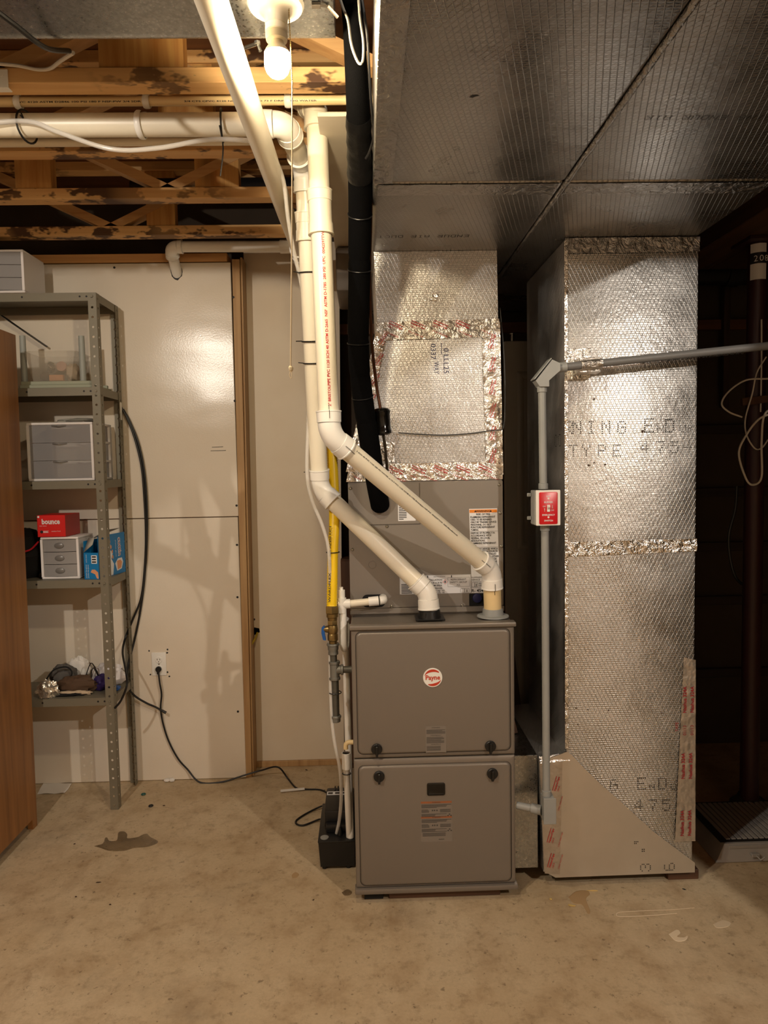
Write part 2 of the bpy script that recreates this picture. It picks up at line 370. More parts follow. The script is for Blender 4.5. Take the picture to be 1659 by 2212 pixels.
# concrete
n = NT('concrete')
a = n.noise(1.3, detail=6, rough=0.6); b = n.noise(7.0, detail=6, rough=0.65); g = n.noise(90.0, detail=4, rough=0.7)
c = n.ramp(a, [(0.30, rgb(184, 161, 126)), (0.5, rgb(201, 180, 147)), (0.70, rgb(211, 193, 163))])
c = n.mix(n.maprange(b, 0.46, 0.70, 0.0, 0.5), c, rgb(150, 120, 82))
c = n.mix(n.maprange(n.noise(5.0, n.mapping((1, 0.35, 1), (0, 0, 0.5)), detail=6, rough=0.7), 0.56, 0.72, 0.0, 0.4), c, rgb(132, 96, 58))
c = n.mix(n.maprange(n.noise(23.0, n.mapping(loc=(9, 2, 0)), detail=6, rough=0.75), 0.52, 0.66, 0.0, 0.45), c, rgb(136, 114, 84))
c = n.mix(n.maprange(n.noise(2.4, n.mapping(loc=(4.4, 1.2, 0)), detail=5, rough=0.7), 0.55, 0.75, 0.0, 0.5), c, rgb(146, 132, 110))
sp = n.noise(34.0, detail=3, rough=0.75)
c = n.mix(n.maprange(sp, 0.63, 0.69, 0.0, 0.6), c, rgb(92, 74, 52))
c = n.mix(n.maprange(g, 0.3, 0.7, 0.0, 0.18), c, rgb(120, 104, 82))
n.set(base=c, rough=n.maprange(b, 0.3, 0.7, 0.42, 0.62), normal=n.bump(g, 0.12, 0.001, n.bump(b, 0.10, 0.004))); MATS['concrete'] = n.m
n = NT('damp'); n.set(base=n.ramp(n.noise(9.0, detail=3), [(0.35, rgb(100, 84, 62)), (0.65, rgb(132, 112, 84))]), rough=n.maprange(n.noise(20.0), 0.4, 0.6, 0.22, 0.45)); MATS['damp'] = n.m
n = NT('stain_brown'); n.set(base=rgb(172, 142, 102), rough=0.5); MATS['stain_brown'] = n.m
# woods
PINE_L, PINE_D = rgb(236, 196, 136), rgb(210, 160, 102)
wood('joist_wood', PINE_L, PINE_D, 0, stain=(rgb(52, 20, 14), 0.92)); wood('web_wood', rgb(216, 176, 122), rgb(184, 138, 88), 0)
wood('block_wood', rgb(226, 180, 110), rgb(176, 116, 54), 2); wood('subfloor', rgb(132, 88, 54), rgb(92, 58, 36), 0, gs=0.5)
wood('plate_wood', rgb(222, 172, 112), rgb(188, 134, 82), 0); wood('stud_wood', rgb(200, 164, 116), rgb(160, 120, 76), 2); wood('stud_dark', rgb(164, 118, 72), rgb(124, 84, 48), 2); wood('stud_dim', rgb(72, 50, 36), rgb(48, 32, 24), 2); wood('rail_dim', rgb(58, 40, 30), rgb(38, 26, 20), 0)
wood('cabinet_wood', rgb(172, 118, 64), rgb(126, 82, 42), 2, rough=0.4, gs=0.7); wood('dark_wood', rgb(92, 60, 38), rgb(58, 36, 24), 2); wood('beam_wood', rgb(92, 62, 36), rgb(60, 40, 24), 1); wood('skid_wood', rgb(96, 66, 46), rgb(62, 40, 30), 0)
wood('rail_wood', rgb(120, 76, 40), rgb(82, 50, 28), 0)
# ---------------------------------------------------------------- setting
YL, YR, YBK = 3.345, 3.470, 3.60          # left board, right board, masonry behind
floor = MB().box(-3.2, 3.4, -3.0, 3.75, -0.08, 0.0).build('floor', 'concrete', label='bare tan concrete basement floor', kind='structure')
MB().box(-3.2, 3.4, -3.0, 3.75, 2.785, 2.81).build('ceiling', 'subfloor', label='brown subfloor boards above the joists', kind='structure')
MB().box(-3.2, -3.1, -3.0, 3.75, 0.0, 2.785).build('wall_west', 'matt_board', kind='structure')
MB().box(3.3, 3.4, -3.0, 3.75, 0.0, 2.785).build('wall_east', 'dark_block', kind='structure')
MB().box(1.60, 3.3, 0.86, 0.96, 0.0, 2.785).build('wall_blocker_right', 'matt_board', kind='structure')  # unseen wall added to block the right-hand lamp and darken the right corner
MB().box(-3.1, 3.3, -3.0, -2.9, 0.0, 2.785).build('wall_front', 'matt_board', kind='structure')
# left partition: studs behind, two boards
wl = MB().box(-3.1, -0.605, 3.362, 3.45, 0.0, 2.436).build('wall_left', 'stud_dark', label='stud partition faced with glossy white boards', kind='structure')
MB().box(-3.1, -0.597, YL, 3.360, 1.2645, 2.434, 0.002).build('drywall_panel', 'gloss_board', wl)
p = MB(); p.box(-3.1, -0.600, YL, 3.360, 0.002, 1.2605, 0.002); p.build('drywall_panel', 'gloss_board', wl)
MB().box(-3.1, -0.612, 3.3475, 3.46, 2.439, 2.478, 0.002).build('trim_1', 'plate_wood', label='pine plate capping the white partition', kind='structure')
# exposed corner studs
s = MB(); s.prism([(-0.603, 3.348, 0.0), (-0.574, 3.350, 0.0), (-0.556, 3.348, 2.448), (-0.590, 3.346, 2.448)], (0, 0.118, 0)); s.build('trim_2', 'stud_wood', label='bare stud at the end of the partition', kind='structure')
s = MB(); s.prism([(-0.5735, 3.362, 0.0), (-0.566, 3.362, 0.0), (-0.546, 3.362, 2.46), (-0.5545, 3.362, 2.46)], (0, 0.106, 0)); s.build('trim_3', 'stud_wood', label='second brown stud strip beside the partition end', kind='structure')
# right board, with ragged notch where the yellow cable leaves
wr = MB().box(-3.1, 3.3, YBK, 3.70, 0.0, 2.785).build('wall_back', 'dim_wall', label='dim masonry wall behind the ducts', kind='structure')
pb = MB()
pb.prism([(-0.575, YR, 0.030), (-0.130, YR, 0.030), (-0.122, YR, 1.045), (-0.101, YR, 2.56), (-0.556, YR, 2.56), (-0.560, YR, 0.706), (-0.535, YR, 0.700), (-0.532, YR, 0.680), (-0.560, YR, 0.665)], (0, 0.014, 0))
pb.build('drywall_panel', 'matt_board', wr)
MB().box(-0.60, -0.13, 3.462, 3.52, 0.0, 0.029, 0.002).build('baseboard_back', 'stud_wood', label='pine sole plate under the right board', kind='structure')
# screw heads in the boards
for i, (x, y) in enumerate([(247, 578), (504, 642), (507, 866), (511, 1092), (512, 1177), (513, 1290), (514, 1537), (530, 740), (540, 1090), (549, 1338), (270, 1305)]):
    q = at(x, y, YL if x < 519 else YR)
    MB().lathe(q + Vector((0, -0.002, 0)), (0, 1, 0), [(0, 0.002), (0.0008, 0.0055), (0.002, 0.0055)], 8).build('screw', 'ink', wl if x < 519 else wr)
# wooden rails on the masonry
for z0, z1 in ((2.14, 2.19),):
    MB().box(-0.12, 3.3, 3.56, 3.599, z0, z1, 0.002).build('rail', 'rail_wood', wr)
for z in (0.36, 0.74, 1.02, 1.30, 1.62):
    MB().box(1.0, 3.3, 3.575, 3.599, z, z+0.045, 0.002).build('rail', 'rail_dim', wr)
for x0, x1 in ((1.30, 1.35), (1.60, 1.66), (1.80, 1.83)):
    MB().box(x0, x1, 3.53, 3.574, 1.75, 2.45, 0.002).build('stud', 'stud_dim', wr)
# stains and marks lying in the floor
def patch(pts, z=0.0012):
    return [Vector((p.x, p.y, z)) for p in pts]
def stain(pix, m, name='damp_patch', label=None, z=0.0012):
    pts = smoothpath([onz(*p) for p in pix + [pix[0]]], 4)[:-1]
    c = sum(pts, Vector())/len(pts); b = MB(); nn = len(pts)
    inner = [c+(p-c)*0.93 for p in pts]
    b.loops([[Vector((p.x, p.y, 0.0001)) for p in pts], [Vector((p.x, p.y, z)) for p in inner]], cap=False)
    b.add([Vector((p.x, p.y, z)) for p in inner], [tuple(range(nn))])
    return b.build(name, m, floor, label=label)
stain([(203, 1828), (222, 1822), (228, 1809), (234, 1817), (252, 1815), (256, 1798), (268, 1796), (275, 1802), (276, 1811), (300, 1808), (316, 1801), (325, 1808), (342, 1819), (320, 1829), (290, 1832), (268, 1838), (236, 1838), (218, 1832)], 'damp', label='dark damp patch on the concrete')
stain([(738, 1928), (750, 1921), (760, 1926), (757, 1933), (745, 1935)], 'damp')
stain([(630, 1890), (638, 1884), (646, 1889), (640, 1896), (632, 1897)], 'stain_brown')
stain([(1228, 1938), (1245, 1925), (1268, 1924), (1274, 1932), (1266, 1942), (1275, 1968), (1270, 1974), (1258, 1955), (1240, 1952)], 'stain_brown', label='brown drip stain in front of the return duct')
def ribbon(pix, w, m, name, label=None):
    pts = smoothpath([onz(*p, 0.0015) for p in pix], 5)
    return MB().tube(pts, w, 5, flat=0.4).build(name, m, floor, label=label)
ribbon([(1500, 1961), (1450, 1965), (1400, 1967), (1345, 1970), (1332, 1974), (1340, 1980), (1400, 1978), (1462, 1973)], 0.0018, 'chalk', 'chalk_line', 'thin pale line looping on the concrete')
stain([(1444, 2018), (1462, 2008), (1470, 2016), (1462, 2024), (1478, 2026), (1486, 2022), (1480, 2032), (1460, 2033)], 'chalk', 'paint_spot', 'white paint spot')
stain([(1540, 1997), (1560, 1988), (1578, 1993), (1572, 2002), (1550, 2005)], 'pale_scuff', 'paint_spot')
# ---------------------------------------------------------------- floor trusses
CH_Z0, CH_Z1 = 2.480, 2.519
def truss(idx, yb, phase, x1, label, blocks=()):
    t = thing('floor_truss', label, 'joist', (-1.0, yb-0.03, CH_Z0), group='floor trusses')
    y0, y1 = yb-0.060, yb
    MB().box(-3.1, x1, y0, y1, CH_Z0, CH_Z1, 0.002).build('bottom_chord', 'joist_wood', t)
    MB().box(-3.1, x1, y0, y1, 2.745, 2.784, 0.002).build('top_chord', 'joist_wood', t)
    x = -2.6+phase; zz = (CH_Z1, 2.745); k = 0
    while x < x1-0.4:
        a, b = (zz[1], zz[0]) if k % 2 == 0 else (zz[0], zz[1])
        L = 0.50; h = 0.021
        pl = [(x, y0+0.004, a-h if a > b else a), (x, y0+0.004, a if a > b else a+h*1.6), (x+L, y0+0.004, b+h*1.6 if a > b else b), (x+L, y0+0.004, b if a > b else b-h)]
        if a > b: pl = [(x-0.03, y0+0.004, a), (x+0.05, y0+0.004, a), (x+L+0.03, y0+0.004, b), (x+L-0.05, y0+0.004, b)]
        else: pl = [(x-0.03, y0+0.004, a), (x+0.05, y0+0.004, a), (x+L+0.03, y0+0.004, b), (x+L-0.05, y0+0.004, b)]
        MB().prism(pl, (0, 0.052, 0)).build('web', 'web_wood', t)
        x += L; k += 1
    for bx0, bx1 in blocks:
        MB().box(bx0, bx1, y0+0.006, y1-0.006, CH_Z1+0.001, 2.744, 0.001).build('gusset_block', 'block_wood', t)
    return t
truss(1, 1.962, 0.18, 0.0, 'stained pine joist nearest the bulb', blocks=((-0.66, -0.445),))
truss(2, 2.356, 0.02, 0.0, 'pine joist just behind the big horizontal white pipe', blocks=((-0.62, -0.45),))
truss(3, 2.744, 0.40, 0.0, 'rust stained joist, third from the bulb', blocks=((-1.25, -1.12), (-0.60, -0.44)))
truss(4, 3.153, 0.05, 0.0, 'rust stained joist, last before the white partition', blocks=((-0.9, -0.78),))
# grey drain pipe in the joist bay
b = MB(); b.tube([(-0.90, 2.93, 2.60), (0.0, 2.93, 2.60)], 0.045, 16); b.box(-0.61, -0.59, 2.882, 2.978, 2.60, 2.784); b.build('drain_pipe', 'dark_pipe', org=(-0.45, 2.93, 2.555), label='dark drain pipe running between the last two joists', cat='pipe')
# white flat beam flange beside the trunk
b = MB(); b.box(-0.108, 0.0, 1.966, 3.46, 2.425, 2.437, 0.002); b.box(-0.060, -0.050, 2.10, 3.46, 2.437, 2.478)
b.build('steel_beam', 'steel_beam', org=(-0.05, 2.7, 2.425), label='cream painted flat steel flange left of the black hose', cat='beam')
# girder and column at the right
g = thing('girder', 'brown timber girder above the maroon column', 'beam', (1.62, 2.0, 2.36))
MB().box(1.42, 1.60, 0.97, 3.28, 2.36, 2.60, 0.003).build('plank', 'beam_wood', g); MB().box(1.604, 1.80, 0.97, 3.28, 2.36, 2.60, 0.003).build('plank', 'beam_wood', g)
b = MB()
c = thing('steel_column', 'dark maroon steel post at the far right edge', 'column', (1.590, 2.86, 0.0))
MB().lathe((1.590, 2.86, 0.0), (0, 0, 1), [(0, 0.036), (0.02, 0.037), (2.345, 0.037)], 24).build('post', 'maroon_paint', c)
MB().box(1.52, 1.66, 2.785, 2.935, 2.346, 2.358, 0.001).build('cap_plate', 'maroon_paint', c)
MB().blob((1.590, 2.86, 0.03), (0.075, 0.075, 0.045), 3, 0.3, flat=0.001).build('base_mortar', 'dark_block', c)
def arc_label(mb, cx, cy, r, z0, z1, a0, a1, k=6):
    mb.grid(lambda u, v: Vector((cx+r*math.sin(R(a0+(a1-a0)*u)), cy-r*math.cos(R(a0+(a1-a0)*u)), z0+(z1-z0)*v)), k, 1)
lb = MB(); arc_label(lb, 1.590, 2.86, 0.0378, 2.20, 2.405-0.065, -72, 25); l0 = lb.build('sticker', 'label_white', c, label='white and black sticker')
lb = MB(); arc_label(lb, 1.590, 2.86, 0.0382, 2.262, 2.305, -72, 25); lb.build('sticker_band', 'ink', l0)
tx = MB()
for i, ch in enumerate('208'):
    a = R(-50+i*30); tx.text(ch, (1.590+0.0388*math.sin(a), 2.86-0.0388*math.cos(a), 2.270), (math.cos(a), math.sin(a), 0), (0, 0, 1), 0.034)
tx.build('lettering', 'label_white', l0)
# bracket board and cables on the column
MB().box(1.50, 1.78, 2.79, 2.812, 1.715, 1.745, 0.002, Matrix.Translation((1.64, 2.8, 1.73)) @ Matrix.Rotation(R(-6), 4, 'Y') @ Matrix.Translation((-1.64, -2.8, -1.73))).build('bracket_board', 'dark_wood', org=(1.64, 2.80, 1.715), label='short brown stick fixed across the maroon post', cat='board')
def cable(name, pix, Y, r, m, label, cat='cable', k=8, group=None):
    pts = smoothpath([at(x, y, Y if not isinstance(Y, (list, tuple)) else Y[i]) for i, (x, y) in enumerate(pix)], k)
    return MB().tube(pts, r, 8).build(name, m, org=pts[-1], label=label, cat=cat, group=group)
cable('cable', [(1659, 818), (1612, 821), (1575, 845), (1559, 872), (1575, 890), (1603, 901)], 2.76, 0.0035, 'cable_white', 'white cable making the upper loop at the post')
cable('cable', [(1655, 771), (1635, 805), (1625, 850), (1610, 905), (1613, 940), (1630, 968), (1645, 968), (1659, 950)], 2.775, 0.003, 'cable_white', 'thin white cable dangling behind the bracket stick')
cable('cable', [(1670, 880), (1650, 900), (1645, 960), (1645, 1030), (1628, 1047), (1612, 1035), (1596, 980), (1612, 940), (1640, 905), (1672, 892)], 2.74, 0.0042, 'cable_white', 'thick white cable forming the long lower loop')
cable('cable', [(1592, 1050), (1588, 1100), (1574, 1160), (1580, 1220), (1595, 1255), (1620, 1264), (1650, 1245)], 2.95, 0.006, 'cord_black', 'black cable hanging low at the maroon post')
cable('cable', [(1645, 690), (1645, 780), (1643, 890)], 2.80, 0.003, 'cable_white', 'straight white cable running down the post')
# black drain on the right
b = MB(); b.tube([(1.16, 3.38, 2.37), (2.2, 3.38, 2.37)], 0.057, 20); b.lathe((1.72, 3.38, 2.37), (1, 0, 0), [(0, 0.057), (0.002, 0.066), (0.06, 0.066), (0.062, 0.057)], 20)
b.build('drain_pipe', 'dark_pipe', org=(1.7, 3.38, 2.31), label='fat black drain pipe at upper right behind the post', cat='pipe')
# floor register grille leaning flat on floor
v = thing('floor_register', 'white metal register grille lying on the floor at right', 'register', (1.45, 2.7, 0.0))
MB().prism([(1.27, 2.50, 0.002), (1.95, 2.50, 0.002), (1.95, 2.52, 0.062), (1.31, 2.52, 0.062)], (0, 0.32, 0)).build('frame', 'vent_white', v)
for i in range(28):
    x = 1.330+i*0.0215
    MB().box(x, x+0.0165, 2.545, 2.825, 0.0625, 0.068, 0.0015).build('louvre', 'vent_white', v)
MB().box(1.30, 1.94, 2.53, 2.84, 0.0621, 0.0632).build('shadow_gap', 'ink', v)
MB().box(1.325, 1.9, 2.512, 2.518, 0.045, 0.058, 0.001).build('lip', 'vent_white', v)
b = MB(); b.box(1.40, 1.43, 2.490, 2.506, 0.022, 0.034, 0.002); b.tube([(1.415, 2.49, 0.03), (1.425, 2.478, 0.02), (1.44, 2.478, 0.03)], 0.003, 6); b.build('lever', 'vent_white', v)
# white bifold door leaning in the gap
d = thing('bifold_door', 'off white panelled door stored upright behind the return duct', 'door', (0.85, 3.22, 0.0))
b = MB(); b.box(0.637, 1.10, 3.20, 3.235, 0.001, 2.035, 0.002); b.build('slab', 'door_white', d)
for z0, z1 in ((0.15, 1.0), (1.1, 1.90)):
    b = MB(); b.loops([rrect(0.69, 1.05, z0, z1, 0.003, 3.1995, 1), rrect(0.70, 1.04, z0+.01, z1-.01, 0.003, 3.192, 1), rrect(0.712, 1.028, z0+.022, z1-.022, 0.003, 3.192, 1), rrect(0.722, 1.018, z0+.032, z1-.032, 0.003, 3.1985, 1)], cap=False); b.build('moulding', 'door_white', d)
MB().lathe((0.675, 3.217, 2.0355), (0, 0, 1), [(0, 0.006), (0.03, 0.006), (0.031, 0.012), (0.036, 0.012)], 12).build('pivot_pin', 'steel', d)
# dark cabinet behind the furnace
d = thing('low_cabinet', 'dark brown panelled cabinet behind the gas line', 'cabinet', (0.0, 3.45, 0.0))
MB().box(-0.125, 0.32, 3.42, 3.56, 0.001, 1.04, 0.002).build('body', 'dark_wood', d)
b = MB(); b.box(-0.125, -0.075, 3.405, 3.419, 0.03, 1.035, 0.003); b.box(-0.074, 0.25, 3.405, 3.419, 0.98, 1.035, 0.003); b.build('face_frame', 'dark_wood', d)
b = MB(); b.loops([rrect(-0.070, 0.25, 0.06, 0.97, 0.004, 3.419, 1), rrect(-0.065, 0.245, 0.065, 0.965, 0.004, 3.408, 1), rrect(-0.035, 0.215, 0.095, 0.935, 0.004, 3.414, 1)]); b.build('door', 'dark_wood', d)
# dark boards between furnace and return
M_ = Matrix.Translation((0.60, 2.945, 0.46)) @ Matrix.Rotation(R(-9), 4, 'Y') @ Matrix.Rotation(R(14), 4, 'X')
MB().box(-0.055, 0.045, 0.0, 0.02, -0.455, 0.29, 0.002, M_).build('leaning_board', 'dark_board', org=(0.62, 2.95, 0.0), label='dark dusty board leaning between furnace and return duct', cat='board')
M_ = Matrix.Translation((0.55, 2.60, 0.474)) @ Matrix.Rotation(R(-14), 4, 'Y') @ Matrix.Rotation(R(0), 4, 'X')
MB().box(-0.008, 0.008, 0.0, 0.02, 0.0, 0.20, 0.001, M_).build('leaning_lath', 'skid_wood', org=(0.55, 2.74, 0.40), label='thin reddish lath in front of the leaning dark board', cat='board')
# ---------------------------------------------------------------- furnace
FX0, FX1, FY, FYB = -0.057, 0.490, 2.332, 3.06
fu = thing('furnace', 'taupe two door gas furnace in the middle of the room', 'furnace', (0.2165, 2.7, 0.036))
MB().box(FX0, FX1, FY+0.012, FYB, 0.046, 0.956, 0.003).build('casing', 'taupe', fu)
b = MB(); b.box(FX0-0.005, FX1+0.005, FY-0.012, FY+0.03, 0.946, 0.9615, 0.004, seg=2); b.build('top_rim', 'taupe', fu)
b = MB(); b.box(FX0-0.004, FX1+0.006, FY-0.012, FY+0.03, 0.036, 0.054, 0.004, seg=2); b.build('base_rim', 'taupe', fu)
def door(z0, z1, ez0, ez1):
    b = MB(); x0, x1 = FX0+0.001, FX1-0.001; ex0, ex1 = FX0+0.014, FX1-0.013
    L = [rrect(x0, x1, z0, z1, 0.003, FY+0.010), rrect(x0, x1, z0, z1, 0.003, FY+0.002), rrect(x0+.002, x1-.002, z0+.002, z1-.002, 0.003, FY),
         rrect(ex0, ex1, ez0, ez1, 0.020, FY), rrect(ex0+.0015, ex1-.0015, ez0+.0015, ez1-.0015, 0.019, FY+0.0035), rrect(ex0+.004, ex1-.004, ez0+.004, ez1-.004, 0.017, FY-0.003), rrect(ex0+.008, ex1-.008, ez0+.008, ez1-.008, 0.014, FY-0.0055), rrect(ex0+.011, ex1-.011, ez0+.011, ez1-.011, 0.012, FY-0.006)]
    b.loops(L); return b.build('door', 'taupe', fu, sharp=60)
d1 = door(0.508, 0.944, 0.519, 0.940); d2 = door(0.056, 0.503, 0.060, 0.483)
d1['label'] = 'upper embossed door'; d2['label'] = 'lower embossed door'
YD = FY-0.006
for x, z, par in ((0.022, 0.541, d1), (0.405, 0.540, d1), (0.028, 0.447, d2), (0.411, 0.445, d2)):
    b = MB(); b.lathe((x, YD, z), (0, -1, 0), [(0, 0.0185), (0.007, 0.0185), (0.009, 0.0165), (0.009, 0.0001)], 20, caps=False)
    b.box(x-0.0045, x+0.0045, YD-0.020, YD-0.008, z-0.016, z+0.014, 0.002); b.box(x-0.004, x+0.004, YD-0.010, YD, z-0.025, z-0.016, 0.001)
    b.build('latch_knob', 'black_plastic', par)
# sight window
b = MB(); b.loops([rrect(0.189, 0.250, 0.375, 0.418, 0.006, YD), rrect(0.189, 0.250, 0.375, 0.418, 0.006, YD-0.003), rrect(0.192, 0.247, 0.378, 0.415, 0.004, YD-0.004), rrect(0.195, 0.244, 0.381, 0.412, 0.003, YD-0.002)]); b.build('sight_window', 'black_gloss', d2)
# badge
bx, bz = 0.2135, 0.780
bd = MB().lathe((bx, YD, bz), (0, -1, 0), [(0, 0.0325), (0.002, 0.0325), (0.003, 0.0315), (0.003, 0.0001)], 32, caps=False).build('badge', 'white_enamel', d1, label='round white brand badge')
b = MB()
def crescent(a0, a1, up):
    k = 14; out = []; inn = []
    for i in range(k+1):
        t = i/k; a = R(a0+(a1-a0)*t); w = 0.0085*math.sin(math.pi*min(1, t*0.9+0.1))+0.0006
        out.append((bx+0.0285*math.cos(a), bz+0.0285*math.sin(a))); inn.append((bx+(0.0285-w)*math.cos(a), bz+(0.0285-w)*math.sin(a)))
    for i in range(k):
        b.add([(out[i][0], YD-0.0035, out[i][1]), (out[i+1][0], YD-0.0035, out[i+1][1]), (inn[i+1][0], YD-0.0035, inn[i+1][1]), (inn[i][0], YD-0.0035, inn[i][1])], [(0, 1, 2, 3)])
crescent(40, 165, 1); crescent(235, 345, 0)
b.text('Payne', (bx, YD-0.0035, bz-0.0065), size=0.022, align='CENTER', width=0.050, bold=0.03)
b.build('emblem', 'badge_red', bd)
# notice labels
def strips(b, x0, x1, z0, z1, n, Y, frac=0.5, seed=1):
    r = random.Random(seed); h = (z1-z0)/n
    for i in range(n):
        z = z1-(i+1)*h; xe = x0+(x1-x0)*(1.0 if r.random() < 0.7 else r.uniform(0.5, 0.95))
        b.add([(x0, Y, z), (xe, Y, z), (xe, Y, z+h*frac), (x0, Y, z+h*frac)], [(0, 1, 2, 3)])
l1 = MB().box(0.187, 0.256, YD-0.0006, YD, 0.523, 0.614).build('notice', 'label_taupe', d1)
b = MB(); Y = YD-0.001
b.text('WARNING', (0.2215, Y, 0.6065), size=0.006, align='CENTER'); strips(b, 0.190, 0.253, 0.588, 0.603, 5, Y, seed=1); b.text('AVERTISSEMENT', (0.2215, Y, 0.5805), size=0.005, align='CENTER'); strips(b, 0.190, 0.249, 0.556, 0.578, 7, Y, seed=2); b.text('ADVERTENCIA', (0.2215, Y, 0.5495), size=0.005, align='CENTER'); strips(b, 0.190, 0.237, 0.530, 0.547, 5, Y, seed=3)
b.build('lettering', 'print_grey', l1)
l2 = MB().box(0.166, 0.273, YD-0.0006, YD, 0.212, 0.355).build('notice', 'label_taupe', d2)
b = MB(); b.box(0.167, 0.272, YD-0.0009, YD-0.0007, 0.347, 0.354); b.box(0.167, 0.272, YD-0.0009, YD-0.0007, 0.295, 0.302); b.build('header_band', 'label_brown', l2)
b = MB(); Y = YD-0.0012
for zt in (0.348, 0.296):
    b.text('WARNING', (0.2195, Y, zt), size=0.006, align='CENTER')
    strips(b, 0.169, 0.270, zt-0.016, zt-0.003, 4, Y, seed=5); strips(b, 0.169, 0.195, zt-0.032, zt-0.020, 3, Y, seed=6); strips(b, 0.232, 0.268, zt-0.032, zt-0.020, 3, Y, seed=7); strips(b, 0.169, 0.254, zt-0.048, zt-0.036, 4, Y, seed=8)
    for dx in (-0.007, 0, 0.008): b.add([(0.2135+dx-.002, Y, zt-.028), (0.2135+dx+.002, Y, zt-.028), (0.2135+dx+.002, Y, zt-.023), (0.2135+dx-.002, Y, zt-.023)], [(0, 1, 2, 3)])
    for dx, dz in ((0, 0), (-.005, -.005), (.005, -.005)): b.add([(0.264+dx-.0025, Y, zt-.042+dz), (0.264+dx+.0025, Y, zt-.042+dz), (0.264+dx+.0025, Y, zt-.038+dz), (0.264+dx-.0025, Y, zt-.038+dz)], [(0, 1, 2, 3)])
strips(b, 0.172, 0.25, 0.233, 0.246, 3, Y, seed=9); strips(b, 0.226, 0.245, 0.220, 0.224, 1, Y)
b.build('lettering', 'print_grey', l2)
# feet
for x0, x1, m, nm, lb in ((0.03-0.06, 0.035, 'black_matte', 'support_block', 'black block under the left end of the furnace'), (0.035+0.02, 0.44, 'skid_wood', 'support_block', 'brown timber under the furnace')):
    MB().box(x0, x1, FY+0.02, FY+0.60, 0.0, 0.0355, 0.002).build(nm, m, org=((x0+x1)/2, FY+0.3, 0), label=lb, cat='block')
# ---------------------------------------------------------------- evaporator coil case
CY = 2.500; CXa, CXb = -0.060, 0.487
co = thing('coil_case', 'taupe evaporator coil cabinet standing on the furnace', 'coil cabinet', (0.21, 2.78, 0.962))
MB().box(CXa, CXb, CY+0.004, 3.04, 0.9565, 1.432, 0.002).build('casing', 'taupe_coil', co)
MB().box(CXa, 0.1915, CY, CY+0.0035, 1.2815, 1.428, 0.001).build('panel', 'taupe_coil', co)
b = MB(); b.prism([(CXa, CY, 0.985), (CXb, CY, 0.985), (CXb, CY, 1.428), (0.1945, CY, 1.428), (0.1945, CY, 1.2785), (CXa, CY, 1.2785)], (0, 0.0035, 0)); b.build('panel', 'taupe_coil', co)
MB().box(CXa-0.002, CXb+0.002, CY-0.004, CY+0.003, 0.9625, 0.982, 0.002).build('base_flange', 'taupe_coil', co)
for x, y in [(757, 1055), (912, 1082), (836, 1137), (761, 1187), (1078, 1047), (1083, 1180), (846, 1310), (999, 1308), (1080, 1108)]:
    q = at(x, y, CY); MB().lathe(q, (0, -1, 0), [(0, 0.0055), (0.002, 0.0055), (0.004, 0.003), (0.004, 0.0001)], 10, caps=False).build('screw', 'steel', co)
q = at(804, 1220, CY); MB().lathe(q, (0, -1, 0), [(0, 0.0145), (0.0012, 0.0143), (0.0014, 0.013), (0.0004, 0.0122), (0.0004, 0.0001)], 24, caps=False).build('knockout', 'taupe_coil', co)
def rr_plate(x0, x1, z0, z1, r, Y, t): 
    b = MB(); b.loops([rrect(x0, x1, z0, z1, r, Y), rrect(x0, x1, z0, z1, r, Y-t)]); return b
rr_plate(-0.018, 0.064, 0.987, 1.033, 0.018, CY, 0.001).build('port', 'black_matte', co, label='black drain opening')
b = rr_plate(0.364, 0.43, 0.984, 1.028, 0.003, CY, 0.001); b.build('port', 'black_matte', co, label='black opening at the right')
MB().lathe((0.392, CY-0.001, 1.012), (0, -1, 0), [(0, 0.017), (0.008, 0.016), (0.010, 0.012), (0.010, 0.0001)], 20, caps=False).build('port_cap', 'navy_cap', co, label='dark blue round cap')
# coil labels
YLb = CY-0.0008
w = MB(); w.prism([(0.367, CY, 1.331), (0.467, CY, 1.331), (0.474, CY, 1.06), (0.373, CY, 1.06)], (0, -0.0007, 0)); wl_ = w.build('warning_label', 'label_white', co, label='tall white warning label with orange head')
w = MB(); w.prism([(0.368, YLb, 1.328), (0.466, YLb, 1.328), (0.4663, YLb, 1.317), (0.3683, YLb, 1.317)], (0, -0.0004, 0)); w.build('orange_band', 'label_orange', wl_)
b = MB(); Y = YLb-0.0008
b.text('WARNING', (0.4165, Y, 1.3185), size=0.0105, align='CENTER', bold=0.02)
for sx in (0.389, 0.444): b.add([(sx-.004, Y, 1.319), (sx+.004, Y, 1.319), (sx, Y, 1.3265)], [(0, 1, 2)])
b.text('RISK OF FIRE', (0.4165, Y, 1.3085), size=0.0088, align='CENTER', bold=0.02)
LINES = ['FLAMMABLE REFRIGERANT', 'USED. TO BE REPAIRED', 'ONLY BY TRAINED SERVICE', 'PERSONNEL. DO NOT', 'PUNCTURE REFRIGERANT', 'TUBING.', None, 'DISPOSE OF PROPERLY IN', 'ACCORDANCE WITH', 'FEDERAL OR LOCAL', 'REGULATIONS.', 'FLAMMABLE REFRIGERANT', 'USED.', None, 'AUXILIARY DEVICES WHICH', 'MAY BE IGNITION SOURCES', 'SHALL NOT BE INSTALLED', 'IN THE DUCTWORK, OTHER', 'THAN AUXILIARY DEVICES', 'LISTED FOR USE WITH THE', 'SPECIFIC APPLIANCE. SEE', 'INSTRUCTIONS.', None]
z = 1.2985; wfull = text_geo('ONLY BY TRAINED SERVICE', 0.02)[2]
